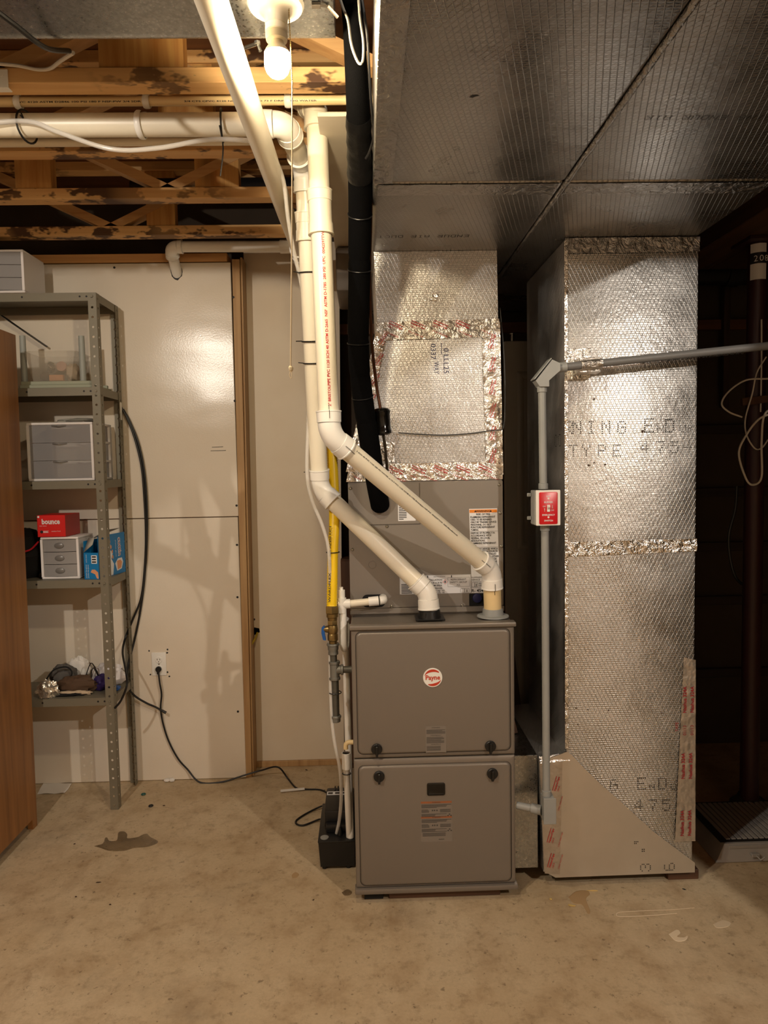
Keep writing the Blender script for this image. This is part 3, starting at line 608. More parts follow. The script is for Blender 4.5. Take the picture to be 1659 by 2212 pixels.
for i, s_ in enumerate(LINES):
    xo = 0.369+(1.331-z)*0.026
    if s_ is None:
        b.add([(xo, Y, z+.0065), (xo+0.098, Y, z+.0065), (xo+0.098, Y, z+.0071), (xo, Y, z+.0071)], [(0, 1, 2, 3)]); z -= 0.0022
    else:
        ww = text_geo(s_, 0.02)[2]; b.text(s_, (xo+0.001, Y, z), size=0.0092, width=0.092*ww/wfull, bold=0.02); z -= 0.0091
b.build('lettering', 'ink', wl_)
il = MB().box(0.116, 0.371, CY-0.0012, CY, 1.030, 1.098, 0.0).build('installation_label', 'label_white', co, label='wide white installation label with symbols')
b = MB(); Y = CY-0.0017
rows = [('MINIMUM INSTALLATION', 1.0765), ('HEIGHT 1.8 m (6 ft)', 1.066), ('MINIMUM ROOM AREA', 1.0555), ('(OPERATING OR STORAGE).', 1.045), ('CHARGE (kg) - m2', 1.0385), ('CHARGE (lb) - ft2', 1.0325)]
rows = [('MINIMUM INSTALLATION', 1.0775), ('HEIGHT 1.8 m (6 ft)', 1.0675), ('MINIMUM ROOM AREA', 1.0575), ('(OPERATING OR STORAGE)', 1.0475), ('REFRIGERANT CHARGE (kg) - m2', 1.0400), ('REFRIGERANT CHARGE (lb) - ft2', 1.0325)]
for s_, z in rows: b.text(s_, (0.268 if z > 1.045 else 0.276, Y, z), size=0.0085 if z > 1.045 else 0.007, align='RIGHT', bold=0.015)
b.text('INSTALLATION', (0.258, Y, 1.0895), size=0.006, align='CENTER')
for x in (0.215, 0.300): b.add([(x, Y, 1.088), (x+.003, Y, 1.088), (x+.003, Y, 1.096), (x, Y, 1.096)], [(0, 1, 2, 3)])
b.text('REFRIGERANT', (0.326, Y, 1.0775), size=0.0088, align='CENTER'); b.text('SAFETY GROUP', (0.326, Y, 1.0675), size=0.0088, align='CENTER'); b.text('A2L', (0.326, Y, 1.058), size=0.0080, align='CENTER')
def frame2(b, x0, x1, z0, z1, t, Y):
    for a in ((x0, x1, z0, z0+t), (x0, x1, z1-t, z1), (x0, x0+t, z0, z1), (x1-t, x1, z0, z1)): b.add([(a[0], Y, a[2]), (a[1], Y, a[2]), (a[1], Y, a[3]), (a[0], Y, a[3])], [(0, 1, 2, 3)])
frame2(b, 0.288, 0.366, 1.054, 1.088, 0.0006, Y); frame2(b, 0.1165, 0.3705, 1.0305, 1.0975, 0.0006, Y)
frame2(b, 0.333, 0.348, 1.033, 1.047, 0.0007, Y); frame2(b, 0.348, 0.364, 1.033, 1.047, 0.0007, Y); b.text('i', (0.356, Y, 1.0345), size=0.014, align='CENTER', bold=0.04)
b.text('MODEL', (0.122, Y, 1.085), size=0.006); strips(b, 0.122, 0.16, 1.034, 1.070, 7, Y, seed=12)
b.build('lettering', 'ink', il)
b = MB()
dx, dz = 0.2785, 1.0725
for t_, c_ in ((0.0085, 0), (0.007, 1)): pass
k = 0.0085; kk = 0.0068
b.add([(dx-k, Y, dz), (dx, Y, dz-k), (dx+k, Y, dz), (dx, Y, dz+k), (dx-kk, Y, dz), (dx, Y, dz-kk), (dx+kk, Y, dz), (dx, Y, dz+kk)], [(0, 1, 5, 4), (1, 2, 6, 5), (2, 3, 7, 6), (3, 0, 4, 7)]); b.build('hazard_diamond', 'red_plate', il)
b = MB(); b.add([(dx-.002, Y-.0002, dz-.003), (dx+.002, Y-.0002, dz-.003), (dx+.003, Y-.0002, dz), (dx, Y-.0002, dz+.005), (dx-.003, Y-.0002, dz)], [(0, 1, 2, 3, 4)]); b.build('flame_symbol', 'ink', il)
rl = MB().box(0.372, 0.436, CY-0.0014, CY-0.0008, 1.030, 1.092).build('refrigerant_label', 'label_white', co, label='small white label reading R-45')
b = MB(); b.text('R- 454B', (0.3725, Y-.0004, 1.0335), size=0.0155, bold=0.02); frame2(b, 0.374, 0.384, 1.052, 1.068, 0.0007, Y-.0004); frame2(b, 0.384, 0.395, 1.052, 1.068, 0.0007, Y-.0004); b.text('i', (0.3895, Y-.0004, 1.0545), size=0.013, align='CENTER', bold=0.04)
b.text('FLAMMABLE', (0.3725, Y-.0004, 1.084), size=0.007); b.text('SERVICE', (0.3725, Y-.0004, 1.075), size=0.0085); b.text('READ', (0.398, Y-.0004, 1.062), size=0.007); b.text('USER', (0.398, Y-.0004, 1.054), size=0.007); b.box(0.372, 0.436, Y-.0004, Y-.0003, 1.0705, 1.0711); b.box(0.372, 0.436, Y-.0004, Y-.0003, 1.0495, 1.0501); b.build('lettering', 'ink', rl)
dl = MB().box(0.115, 0.177, CY-0.0008, CY, 1.293, 1.387).build('data_label', 'label_white', co, label='white data plate label')
b = MB(); strips(b, 0.118, 0.145, 1.298, 1.382, 14, CY-0.0013, 0.45, 21); strips(b, 0.148, 0.174, 1.35, 1.382, 5, CY-0.0013, 0.5, 22); b.build('lettering', 'ink', dl)
# ---------------------------------------------------------------- ducts
TZ = 2.232
def crinkle_strip(a, b, c, d, nu, nv, amp, seed, off=0.0006, nrm=(0, -1, 0)):
    """wrinkled tape: bilinear patch a(left bottom) b(right bottom) c(right top) d(left top)"""
    a, b, c, d = map(Vector, (a, b, c, d)); nrm = Vector(nrm); mb = MB()
    def fn(u, v):
        p = (a*(1-u)+b*u)*(1-v) + (d*(1-u)+c*u)*v
        k = abs(mnoise.noise(p*42 + Vector((seed, seed*2, 0)))) + 0.5*abs(mnoise.noise(p*110 + Vector((0, seed, 0))))
        return p + nrm*(off + amp*k)
    return mb.grid(fn, nu, nv)
def venture(b, o, xd, yd, s=0.011):
    """red printed tape legend"""
    o = Vector(o); X = Vector(xd).normalized(); Yv = Vector(yd).normalized()
    b.text('VentureTape', o, X, Yv, s, width=s*5.0, bold=0.02)
    b.add([o+Yv*s*1.0, o+X*s*5+Yv*s*1.0, o+X*s*5+Yv*s*1.18, o+Yv*s*1.18], [(0, 1, 2, 3)])
    b.text('1581A', o-Yv*s*0.95, X, Yv, s*0.75)
def legend(par, o, xd, yd, s):
    b = MB(); venture(b, o, xd, yd, s); b.build('lettering', 'tape_red', par)
def words(par, st, o, xd, yd, s, m='tape_red', bold=0.0):
    MB().text(st, o, xd, yd, s, bold=bold).build('lettering', m, par)
# supply plenum
PY = 2.515
pl = thing('supply_plenum', 'silver foil plenum rising from the coil cabinet', 'duct', (0.21, 2.78, 1.433))
b = MB(); b.prism([(-0.062, PY, 1.4335), (0.489, PY, 1.4335), (0.480, PY, 1.972), (0.053, PY, 1.968)], (0, 0.52, 0)); b.build('transition', 'duct_foil', pl)
b = MB(); b.prism([(0.055, PY+0.002, 1.969), (0.479, PY+0.002, 1.973), (0.476, PY+0.002, TZ-0.001), (0.047, PY+0.002, TZ-0.001)], (0, 0.50, 0)); b.build('neck', 'duct_foil', pl)
PF = PY-0.0015
t1 = crinkle_strip((0.050, PF, 1.925), (0.482, PF, 1.934), (0.481, PF, 1.996), (0.050, PF, 1.988), 60, 10, 0.006, 1).build('tape_strip', 'old_tape', pl, label='wrinkled foil tape across the neck')
t2 = crinkle_strip((-0.066, PF, 1.4345), (0.490, PF, 1.4345), (0.489, PF, 1.497), (-0.052, PF, 1.495), 70, 10, 0.004, 2).build('tape_strip', 'foil_tape', pl, label='foil tape strip with red print along the bottom')
t3 = crinkle_strip((0.432, PF, 1.45), (0.492, PF, 1.45), (0.484, PF, 1.985), (0.420, PF, 1.965), 12, 70, 0.007, 3).build('tape_strip', 'foil_tape', pl, label='crumpled foil tape down the right edge')
t4 = crinkle_strip((-0.066, PF, 1.47), (-0.012, PF, 1.47), (0.085, PF, 1.955), (0.048, PF, 1.955), 10, 70, 0.008, 4).build('tape_strip', 'foil_tape', pl, label='crumpled foil tape down the slanted left edge')
crinkle_strip((0.045, PF, 1.508), (0.105, PF, 1.500), (0.108, PF, 1.572), (0.050, PF, 1.575), 10, 10, 0.003, 6).build('tape_patch', 'foil_tape', pl)
q = at(938, 642, PY); crinkle_strip((q.x-.016, PY, q.z-.010), (q.x+.006, PY, q.z-.017), (q.x+.016, PY, q.z+.010), (q.x-.006, PY, q.z+.015), 8, 8, 0.003, 7).build('tape_patch', 'foil_tape', pl, label='small square foil patch')
c25 = (math.cos(R(-24)), 0, math.sin(R(-24))); s25 = (math.sin(R(24)), 0, math.cos(R(24)))
for i in range(5): legend(t2, (0.085+i*0.079, PF-0.006, 1.478), c25, s25, 0.0105)
for i in range(4): words(t2, 'COLD WEATHER', (0.09+i*0.11, PF-0.006, 1.452), c25, s25, 0.008)
for i in range(5): words(t2, 'venture', (-0.04+i*0.1, PF-0.006, 1.452), c25, s25, 0.008)
for i in range(4): legend(t1, (0.092+i*0.078, PF-0.0075, 1.982), c25, s25, 0.0105)
for i in range(5): words(t1, 'COLD WEATHER', (0.075+i*0.085, PF-0.0075, 1.955), c25, s25, 0.0075)
c70 = (math.cos(R(72)), 0, math.sin(R(72))); s70 = (-math.sin(R(72)), 0, math.cos(R(72)))
for i in range(6): legend(t3, (0.452, PF-0.009, 1.49+i*0.080), c70, s70, 0.0105)
for i in range(7):
    t = i/6.3; legend(t4, (-0.022+t*0.09, PF-0.010, 1.49+t*0.44), (math.cos(R(55)), 0, math.sin(R(55))), (-math.sin(R(55)), 0, math.cos(R(55))), 0.009)
b = MB(); dn = (0, 0, -1); rt = (1, 0, 0)
b.text('0337', (0.240, PY-0.0008, 1.913), dn, rt, 0.026, width=0.055); b.text('WAY', (0.250, PY-0.0008, 1.85), dn, rt, 0.026, width=0.042); b.text('0 LLL25', (0.285, PY-0.0008, 1.897), dn, rt, 0.026, width=0.088)
b.add([(0.277, PY-0.0008, 1.915), (0.279, PY-0.0008, 1.915), (0.279, PY-0.0008, 1.875), (0.277, PY-0.0008, 1.875)], [(0, 1, 2, 3)])
b.build('handwriting', 'ink_blue', pl, label='dark marker scribble written sideways')
MB().tube(smoothpath([at(860, 935, 2.502), at(905, 938, 2.503), at(960, 940, 2.503), at(1020, 936, 2.503), at(1060, 930, 2.50), at(1083, 928, 2.49), at(1089, 915, 2.50), at(1091, 850, 2.52), at(1088, 760, 2.53), at(1080, 665, 2.54)], 8), 0.0022, 6).build('thermostat_wire', 'cable_grey', org=at(860, 935, 2.502), label='thin brown wire strung across the plenum front', cat='wire')
# trunks
def trunk(name, x0, x1, label, extra=None):
    t = thing(name, label, 'duct', ((x0+x1)/2, 1.9, TZ))
    for y0, y1 in ((0.10, 1.921), (1.926, 3.55)):
        MB().box(x0, x1, y0, y1, TZ, 2.46, 0.011, seg=3).build('duct_section', 'trunk_foil', t)
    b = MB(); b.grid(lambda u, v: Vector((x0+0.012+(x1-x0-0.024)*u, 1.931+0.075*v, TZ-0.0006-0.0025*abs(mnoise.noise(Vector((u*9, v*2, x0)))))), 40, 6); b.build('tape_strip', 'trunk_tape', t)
    return t
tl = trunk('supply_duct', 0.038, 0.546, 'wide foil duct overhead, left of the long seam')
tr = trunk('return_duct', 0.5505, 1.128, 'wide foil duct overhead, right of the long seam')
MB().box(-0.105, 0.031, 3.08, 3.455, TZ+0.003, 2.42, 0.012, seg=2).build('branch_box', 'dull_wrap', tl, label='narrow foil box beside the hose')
b = MB(); b.dots('ENDUR AIR DUCT', (0.355, 2.345, TZ-0.0008), (-1, 0, 0), (0, 1, 0), 0.026, adv=0.0215, wide=0.9); b.build('lettering', 'ink', tl)
for w_, x_ in (('OWENS', 1.09), ('CORNING', 0.967), ('ENDUR', 0.803), ('AIR', 0.680)): MB().dots(w_, (x_, 1.565, TZ-0.0008), (-1, 0, 0), (0, 1, 0), 0.020, adv=0.0205, wide=1.15).build('lettering', 'ink', tr)
b = MB(); b.grid(lambda u, v: Vector((0.5535+0.007*math.sin(math.pi*(u-0.5))+0.002*mnoise.noise(Vector((u, v*60, 0))), 0.1+3.4*v, TZ+0.004-0.008*math.cos(math.pi*(u-0.5))-0.0015*mnoise.noise(Vector((3, v*90, u)))) ), 8, 200); b.build('seam_bead', 'trunk_tape', tr, label='folded tape bead along the long seam')
# tear in the foil
q = onz(1026, 208, TZ-0.0006); b = MB(); b.add([q+Vector(p) for p in ((-.012, .004, 0), (-.004, .006, 0), (.002, .001, 0), (.010, -.002, 0), (.004, -.005, 0), (-.006, -.003, 0))], [tuple(range(6))]); b.build('tear', 'ink', tl)
# torn tape flap on left trunk edge
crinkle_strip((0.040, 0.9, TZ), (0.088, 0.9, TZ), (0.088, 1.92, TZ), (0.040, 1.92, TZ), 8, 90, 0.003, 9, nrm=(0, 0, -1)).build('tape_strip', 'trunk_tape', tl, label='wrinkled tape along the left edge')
# return drop
RY, RX0, RX1 = 2.385, 0.678, 1.129
rd = thing('return_drop', 'tall silver foil return duct right of the furnace', 'duct', (0.9, 2.66, 0.035))
b = MB(); b.box(RX0, RX1, RY, 2.95, 0.05, TZ-0.001, 0.010, seg=2); b.build('riser', 'duct_foil', rd)
b = MB(); b.prism([(0.586, RY+0.006, 0.462), (0.60, RY+0.006, 0.055), (0.6775, RY+0.006, 0.050), (0.6775, RY+0.006, 0.468)], (0, 0.55, 0)); b.build('boot', 'duct_foil', rd)
plain('boot_board', rgb(214, 208, 198), 0.40, metal=0.9, vary=0.06, vscale=6, bumps=(14, 0.3, 0.004))
b = MB(); b.prism([(0.585, RY-0.0005, 0.455), (0.60, RY-0.0005, 0.062), (0.64, RY-0.0005, 0.038), (1.134, RY-0.0005, 0.040), (1.134, RY-0.0005, 0.075), (0.99, RY-0.0005, 0.190), (0.86, RY-0.0005, 0.315), (0.80, RY-0.0005, 0.37), (0.74, RY-0.0005, 0.43), (0.70, RY-0.0005, 0.475), (0.684, RY-0.0005, 0.490)], (0, -0.0035, 0)); bp = b.build('boot_panel', 'boot_board', rd, label='smooth tan lower panel cut along a diagonal')
tA = crinkle_strip((RX0-0.001, RY-0.001, 1.168), (RX1, RY-0.001, 1.178), (RX1, RY-0.001, 1.222), (RX0-0.001, RY-0.001, 1.218), 60, 10, 0.006, 11).build('tape_strip', 'foil_tape', rd, label='crumpled foil tape across the riser')
crinkle_strip((RX0, RY-0.001, 2.178), (RX1, RY-0.001, 2.182), (RX1, RY-0.001, 2.229), (RX0, RY-0.001, 2.229), 60, 8, 0.004, 12).build('tape_strip', 'trunk_tape', rd, label='tape under the trunk')
crinkle_strip((RX0-0.003, RY-0.002, 0.5), (RX0+0.008, RY-0.002, 0.5), (RX0+0.008, RY-0.002, 2.22), (RX0-0.003, RY-0.002, 2.22), 2, 160, 0.002, 13).build('tape_strip', 'foil_tape', rd, label='bright foil tape on the left corner')
tN = crinkle_strip((1.062, RY-0.004, 0.155), (1.134, RY-0.004, 0.155), (1.130, RY-0.001, 0.80), (1.088, RY-0.001, 0.81), 14, 80, 0.0022, 14).build('tape_strip', 'flat_tape', rd, label='dull tape with dark red print on the lower right edge')
tV = crinkle_strip((0.602, RY-0.0042, 0.055), (0.655, RY-0.0042, 0.050), (0.665, RY-0.0042, 0.455), (0.585, RY-0.0042, 0.455), 12, 50, 0.0012, 15).build('tape_strip', 'flat_tape', rd, label='tape with red print joining boot to galvanised collar')
crinkle_strip((0.588, RY-0.004, 0.452), (0.690, RY-0.004, 0.458), (0.690, RY+0.010, 0.480), (0.586, RY+0.010, 0.470), 20, 4, 0.006, 16).build('tape_strip', 'foil_tape', rd)
crinkle_strip((0.686, RY-0.001, 1.765), (0.762, RY-0.001, 1.765), (0.762, RY-0.001, 1.868), (0.684, RY-0.001, 1.868), 12, 12, 0.004, 17).build('tape_patch', 'foil_tape', rd, label='foil tape patch behind the conduit')
for i in range(2):
    for z_, dx_, dy_ in ((0.615, 1.098, 0.0050), (0.38, 1.094, 0.0062), (0.175, 1.092, 0.0072)): words(tN, 'Nashua 324A', (dx_+i*0.026, RY-dy_, z_), (0, 0, 1), (-1, 0, 0), 0.017, 'tape_dark_red', 0.02)
    words(tN, '01/13', (1.098+i*0.026, RY-0.0052, 0.535), (0, 0, 1), (-1, 0, 0), 0.016, 'tape_dark_red')
words(tN, 'TAPE', (1.070, RY-0.0052, 0.55), (0, 0, 1), (-1, 0, 0), 0.015, 'tape_dark_red')
c75 = (math.cos(R(74)), 0, math.sin(R(74))); s75 = (-math.sin(R(74)), 0, math.cos(R(74)))
for i, zz in enumerate((0.075, 0.165, 0.255, 0.35)): legend(tV, (0.622-i*0.001+(0.022 if i == 3 else 0), RY-0.0068, zz), c75, s75, 0.0105)
for zz in (0.07, 0.15, 0.28): words(tV, 'COLD WEATHER', (0.652, RY-0.0068, zz), c75, s75, 0.007)
YT = RY-0.0012
b = MB()
def put(b, st, px, py, h, Y=None):
    q = at(px, py, YT if Y is None else Y); b.dots(st, q, h=h, fill=0.55, wide=0.98)
def dotted(st, xs, y, hs, par=None):
    b = MB()
    for i_, (ch_, px_) in enumerate(zip(st, xs)): put(b, ch_, px_, y, hs[i_] if isinstance(hs, tuple) else hs)
    return b.build('lettering', 'ink', rd)
dotted('RNING', (1218, 1237, 1268, 1300, 1334), 937, 0.045); dotted('EnDur', (1392, 1420, 1437, 1468, 1486), 934, (0.050, 0.044, 0.048, 0.044, 0.044))
dotted('TYPE', (1230, 1258, 1292, 1324), 986, 0.042); dotted('475-', (1384, 1418, 1448, 1478), 979, 0.042)
b = MB(); b.dots('CO', (RX0-0.0008, 2.515, 1.545), (0, -1, 0), (0, 0, 1), h=0.045, adv=0.05, fill=0.55); b.build('lettering', 'ink', rd)
YT2 = RY-0.0045
dotted('G', (1318,), 1708, 0.042); dotted('EnDu', (1377, 1403, 1422, 1449), 1706, (0.046, 0.038, 0.046, 0.038)); [dotted(c_, (x_,), 1752, 0.043) for c_, x_ in zip('475', (1371, 1402, 1431))]
for ch_, x_, z_, h_ in (('3', 0.977, 0.050, 0.040), ('6', 1.062, 0.050, 0.040), ('.', 0.955, 0.115, 0.045), ("'", 0.955, 0.145, 0.040)): MB().dots(ch_, (x_, YT2, z_), (0, 0, 1), (-1, 0, 0), h=h_, fill=0.6).build('lettering', 'ink', bp)
# scattered nicks in the foil
b = MB(); r2 = random.Random(5)
for x, y in [(1272, 1005), (1283, 1000), (1308, 1003), (1245, 1530), (1270, 1533), (1315, 1535), (1388, 932), (1485, 895), (1283, 862), (1248, 1565), (1430, 1540), (1238, 1190)]:
    q = at(x, y, RY-0.0016); s_ = r2.uniform(0.003, 0.006); a = r2.uniform(0, 3)
    b.add([q+Vector((math.cos(a+i*1.26)*s_*r2.uniform(.4, 1.3), 0, math.sin(a+i*1.26)*s_*r2.uniform(.3, 1.0))) for i in range(5)], [tuple(range(5))])
b.build('nick_marks', 'brown_bit', rd, kind='stuff')
# timber under the return
MB().box(1.05, 1.160, RY+0.02, RY+0.30, 0.0, 0.036, 0.002).build('support_block', 'skid_wood', org=(1.1, RY+0.15, 0), label='rusty brown block under the return duct corner', cat='block')
# galvanised collar
b = MB(); b.box(0.4955, 0.585, RY+0.02, 2.93, 0.062, 0.470, 0.002); cl = b.build('duct_collar', 'galvanised_dull', org=(0.54, 2.66, 0.062), label='galvanised sheet collar between furnace and return boot', cat='duct')
for x, z in ((0.506, 0.455), (0.575, 0.455), (0.510, 0.12)): MB().lathe((x, RY+0.02, z), (0, -1, 0), [(0, 0.004), (0.003, 0.003), (0.003, 0.0001)], 8, caps=False).build('screw', 'steel', cl)
# galvanised duct at the ceiling
def prof(x):
    P = []
    for cy, cz, r, a0 in ((1.575, 2.505, 0.085, 0), (1.10, 2.505, 0.085, 270)): pass
    pts = [(0.95, 2.72), (0.95, 2.51)]
    for i in range(7): a = R(180+90*i/6); pts.append((1.03+0.08*math.cos(a), 2.50+0.08*math.sin(a)))
    for i in range(9): a = R(270+90*i/8); pts.append((1.59+0.08*math.cos(a), 2.50+0.08*math.sin(a)))
    pts += [(1.67, 2.72)]
    return [Vector((x, y, z)) for y, z in pts]
b = MB(); b.loops([prof(-3.0), prof(-0.045)]); b.build('ceiling_duct', 'galvanised', org=(-1.0, 1.3, 2.42), label='galvanised metal duct across the top left of the ceiling', cat='duct')
# ---------------------------------------------------------------- bulb and lampholder
LX, LY = -0.159, 1.487
lt = thing('pull_chain_lamp', 'bare glowing bulb in a white ceiling lampholder', 'lamp', (LX, LY, 2.42))
MB().lathe((LX, LY, 2.4195), (0, 0, -1), [(0, 0.055), (0.006, 0.057), (0.013, 0.053), (0.017, 0.036), (0.026, 0.026), (0.034, 0.0235), (0.046, 0.0225), (0.047, 0.0205), (0.050, 0.0205), (0.051, 0.0225), (0.060, 0.0225), (0.061, 0.0205), (0.064, 0.0205), (0.065, 0.0225), (0.076, 0.021), (0.077, 0.015)], 28).build('holder', 'ceramic', lt)
bl = MB().lathe((LX, LY, 2.342), (0, 0, -1), [(0, 0.0135), (0.006, 0.0150), (0.012, 0.0195), (0.018, 0.0235), (0.024, 0.0258)], 24).build('bulb_collar', 'bulb_neck', lt)
MB().lathe((LX, LY, 2.3178), (0, 0, -1), [(0, 0.0255), (0.012, 0.0260), (0.024, 0.0255), (0.034, 0.022), (0.041, 0.016), (0.045, 0.009), (0.047, 0.0001)], 24, caps=False).build('bulb', 'bulb_glow', lt, label='glowing white bulb')
for dx, dy in ((-0.036, -0.02), (0.036, 0.02)):
    MB().lathe((LX+dx, LY+dy, 2.408), (0, 0, -1), [(0, 0.006), (0.003, 0.005), (0.003, 0.0001)], 10, caps=False).build('screw', 'steel', lt)
ch = MB(); c0 = Vector((LX+0.027, LY-0.012, 2.398)); c1 = Vector((LX+0.030, LY-0.012, 2.26))
k = 40
for i in range(k): ch.blob(c0.lerp(c1, i/k), (0.0016, 0.0016, 0.0016), 0, 0, n=6, m=4)
ch.build('bead_chain', 'brass', lt)
s0 = Vector((LX+0.030, LY-0.012, 2.26)); s1 = at(628, 790, LY-0.012)
MB().tube([s0, s0.lerp(s1, 0.5)+Vector((0.001, 0, 0)), s1], 0.0016, 6).build('pull_string', 'string', lt)
b = MB(); b.blob(s1+Vector((0, 0, -0.006)), (0.005, 0.005, 0.006), 2, 0.3, n=10, m=8); b.tube(smoothpath([s1+Vector((0, 0, -0.01)), s1+Vector((0.002, 0, -0.018)), s1+Vector((0, 0, -0.026)), s1+Vector((-0.003, 0, -0.018)), s1+Vector((0, 0, -0.01))], 4), 0.0008, 5); b.build('string_knot', 'string', lt)
# little strap bracket beside the lamp
b = MB(); b.box(-0.088, -0.070, 1.487, 1.500, 2.412, 2.4195, 0.001); b.tube([at(690, 12, 1.49), at(708, 14, 1.5), at(730, 38, 1.51)], 0.005, 6, flat=0.3); b.build('strap_clip', 'steel_dark', org=(-0.08, 1.49, 2.42), label='small bent metal strap beside the lampholder', cat='strap')
b = MB(); p0 = at(515, 108, 1.66); p1 = at(556, 94, 1.62); b.tube([p0, p1, p1+Vector((0.006, 0, -0.016))], 0.004, 8); b.lathe(p1+Vector((0.0, 0, 0.004)), (0, 0, -1), [(0, 0.007), (0.006, 0.007)], 6); b.build('hanger_bolt', 'steel', org=p1, label='bolt and flat hanger at the galvanised duct edge', cat='bolt')
# ---------------------------------------------------------------- white vent pipes
def socket(b, p, d, r, L=0.032, t=0.0055):
    p = Vector(p); d = Vector(d).normalized()
    b.lathe(p, d, [(0, r+0.001), (0.0005, r+t), (L*0.86, r+t+0.001), (L*0.9, r+t+0.0022), (L, r+t+0.0022), (L+0.0005, r+0.001)], 24, caps=False)
def elbow(root, a, c, e, r, rad, m, L=0.034, name='elbow'):
    pts = bend(a, c, e, rad, 10); b = MB(); b.tube(pts, r+0.0035, 24, caps=True)
    d0 = (Vector(a)-Vector(c)).normalized(); d1 = (Vector(e)-Vector(c)).normalized()
    socket(b, pts[0], d0, r, L); socket(b, pts[-1], d1, r, L)
    b.build(name, m, root); return pts[0], pts[-1]
def straight(root, a, c, r, m, name='pipe'):
    return MB().tube([a, c], r, 24).build(name, m, root)
r2in = 0.0302
# front pipe
A = at(683, 238, 2.10); B = at(712, 940, 2.10); C = at(1062, 1232, 2.40); D = Vector((0.434, 2.418, 0.962))
p1 = thing('vent_pipe', 'white vent pipe in front, ending at the grey collar', 'pipe', D)
T0 = A + Vector((-0.07, 0.10, 0.09))
e0, e1 = elbow(p1, T0, A, B, r2in, 0.035, 'pvc'); straight(p1, T0, e0, r2in, 'pvc')
f0, f1 = elbow(p1, A, B, C, r2in, 0.075, 'pvc_white'); pv = straight(p1, e1, f0, r2in, 'pvc', 'pipe')
g0, g1 = elbow(p1, B, C, D, r2in, 0.065, 'pvc_white'); pdg = straight(p1, f1, g0, r2in, 'pvc', 'pipe'); straight(p1, g1, D, r2in, 'pvc_cream', 'stub')
b = MB(); u = (B-A).normalized(); q0 = A.lerp(B, 0.245); q1 = A.lerp(B, 0.375)
b.tube([q0, q1], r2in+0.0035, 24); socket(b, q0+u*0.03, -u, r2in, 0.032); socket(b, q1-u*0.03, u, r2in, 0.032); b.build('coupling', 'pvc', p1)
b = MB(); b.lathe(D+Vector((0, 0, 0.0)), (0, 0, 1), [(0, 0.055), (0.004, 0.054), (0.006, 0.037), (0.028, 0.034), (0.029, 0.0305)], 28, caps=False); b.build('collar', 'conduit', p1, label='grey plastic collar')
# print on pipes
def pipe_text(b, st, p, along, toward, r, size, spread=1.0, wtot=None):
    """letters set along a pipe on the side facing `toward`"""
    p = Vector(p); al = Vector(along).normalized(); nr = Vector(toward); nr = (nr-al*nr.dot(al)).normalized(); up = nr.cross(al)
    b.text(st, p + nr*(r+0.0006) - up*size*0.35, al, up, size, bold=0.02, width=wtot)
b = MB(); al = (A-B).normalized(); st0 = f0+al*0.045
tot = 0.50
pipe_text(b, '2" BRISTOLPIPE PVC 1120 SCH 40 ASTM D-2665  NSF  ASTM D-1785  280 PSI  UPC  0042597TW4', st0, al, (0.18, -1, 0), r2in, 0.011, wtot=tot)
b.build('lettering', 'tape_red', pv)
b = MB(); al = (g0-f1).normalized(); pipe_text(b, '2 SCH 40 PVC 1120 280 PSI WATER at 73 F PVC 1120 ASTM D-1785 Bristolpipe NSF-PW  0042597TW4  2665 Manufactured', f1+al*0.05, al, (0.28, -1, 0.45), r2in, 0.006, wtot=0.46); b.build('lettering', 'ink', pdg)
b = MB()
for pp, dd in ((f0, (A-B)), (f1, (C-B)), (g0, (B-C)), (g1, (D-C))):
    dd = Vector(dd).normalized(); pp = Vector(pp); nr = Vector((0.1, -1, 0.1)); nr = (nr-dd*nr.dot(dd)).normalized()
    b.tube([pp+dd*0.010+nr*(r2in+0.0078), pp+dd*0.034+nr*(r2in+0.0083)], 0.0008, 5); b.tube([pp+dd*0.036+nr*(r2in+0.0006), pp+dd*0.050+nr*(r2in+0.0006)], 0.0008, 5)
b.build('witness_marks', 'ink', p1)
# rear pipe with the big horizontal run
E0 = Vector((-3.05, 2.02, 2.430)); E1 = Vector((-0.200, 2.02, 2.430)); E2 = Vector((-0.168, 2.265, 2.415)); E3 = at(690, 1055, 2.45); E4 = at(924, 1280, 2.41); E5 = Vector((0.213, 2.405, 0.964))
p2 = thing('vent_pipe', 'white vent pipe behind, ending at the black collar', 'pipe', E5)
a0, a1 = elbow(p2, E0, E1, E2, r2in, 0.036, 'pvc_white'); hp = straight(p2, E0, a0, r2in, 'pvc', 'pipe')
b0, b1 = elbow(p2, E1, E2, E3, r2in, 0.05, 'pvc_white'); straight(p2, a1, b0, r2in, 'pvc')
c0, c1 = elbow(p2, E2, E3, E4, r2in, 0.075, 'pvc_white'); straight(p2, b1, c0, r2in, 'pvc')
d0, d1_ = elbow(p2, E3, E4, E5, r2in, 0.06, 'pvc_white'); straight(p2, c1, d0, r2in, 'pvc'); straight(p2, d1_, E5, r2in, 'pvc_white', 'stub')
b = MB(); u = (E3-E2).normalized(); q0 = E2.lerp(E3, 0.13); q1 = E2.lerp(E3, 0.21); b.tube([q0, q1], r2in+0.004, 24); socket(b, q0+u*0.03, -u, r2in); socket(b, q1-u*0.03, u, r2in); b.build('coupling', 'pvc', p2)
b = MB(); b.box(E5.x-0.050, E5.x+0.050, E5.y-0.042, E5.y+0.042, 0.9625, 0.968, 0.002); b.lathe((E5.x, E5.y, 0.968), (0, 0, 1), [(0, 0.040), (0.024, 0.036), (0.026, 0.031)], 28, caps=False)
for i in range(8): a = R(i*45+20); b.box(E5.x+0.037*math.cos(a)-.002, E5.x+0.037*math.cos(a)+.002, E5.y+0.037*math.sin(a)-.002, E5.y+0.037*math.sin(a)+.002, 0.967, 0.988)
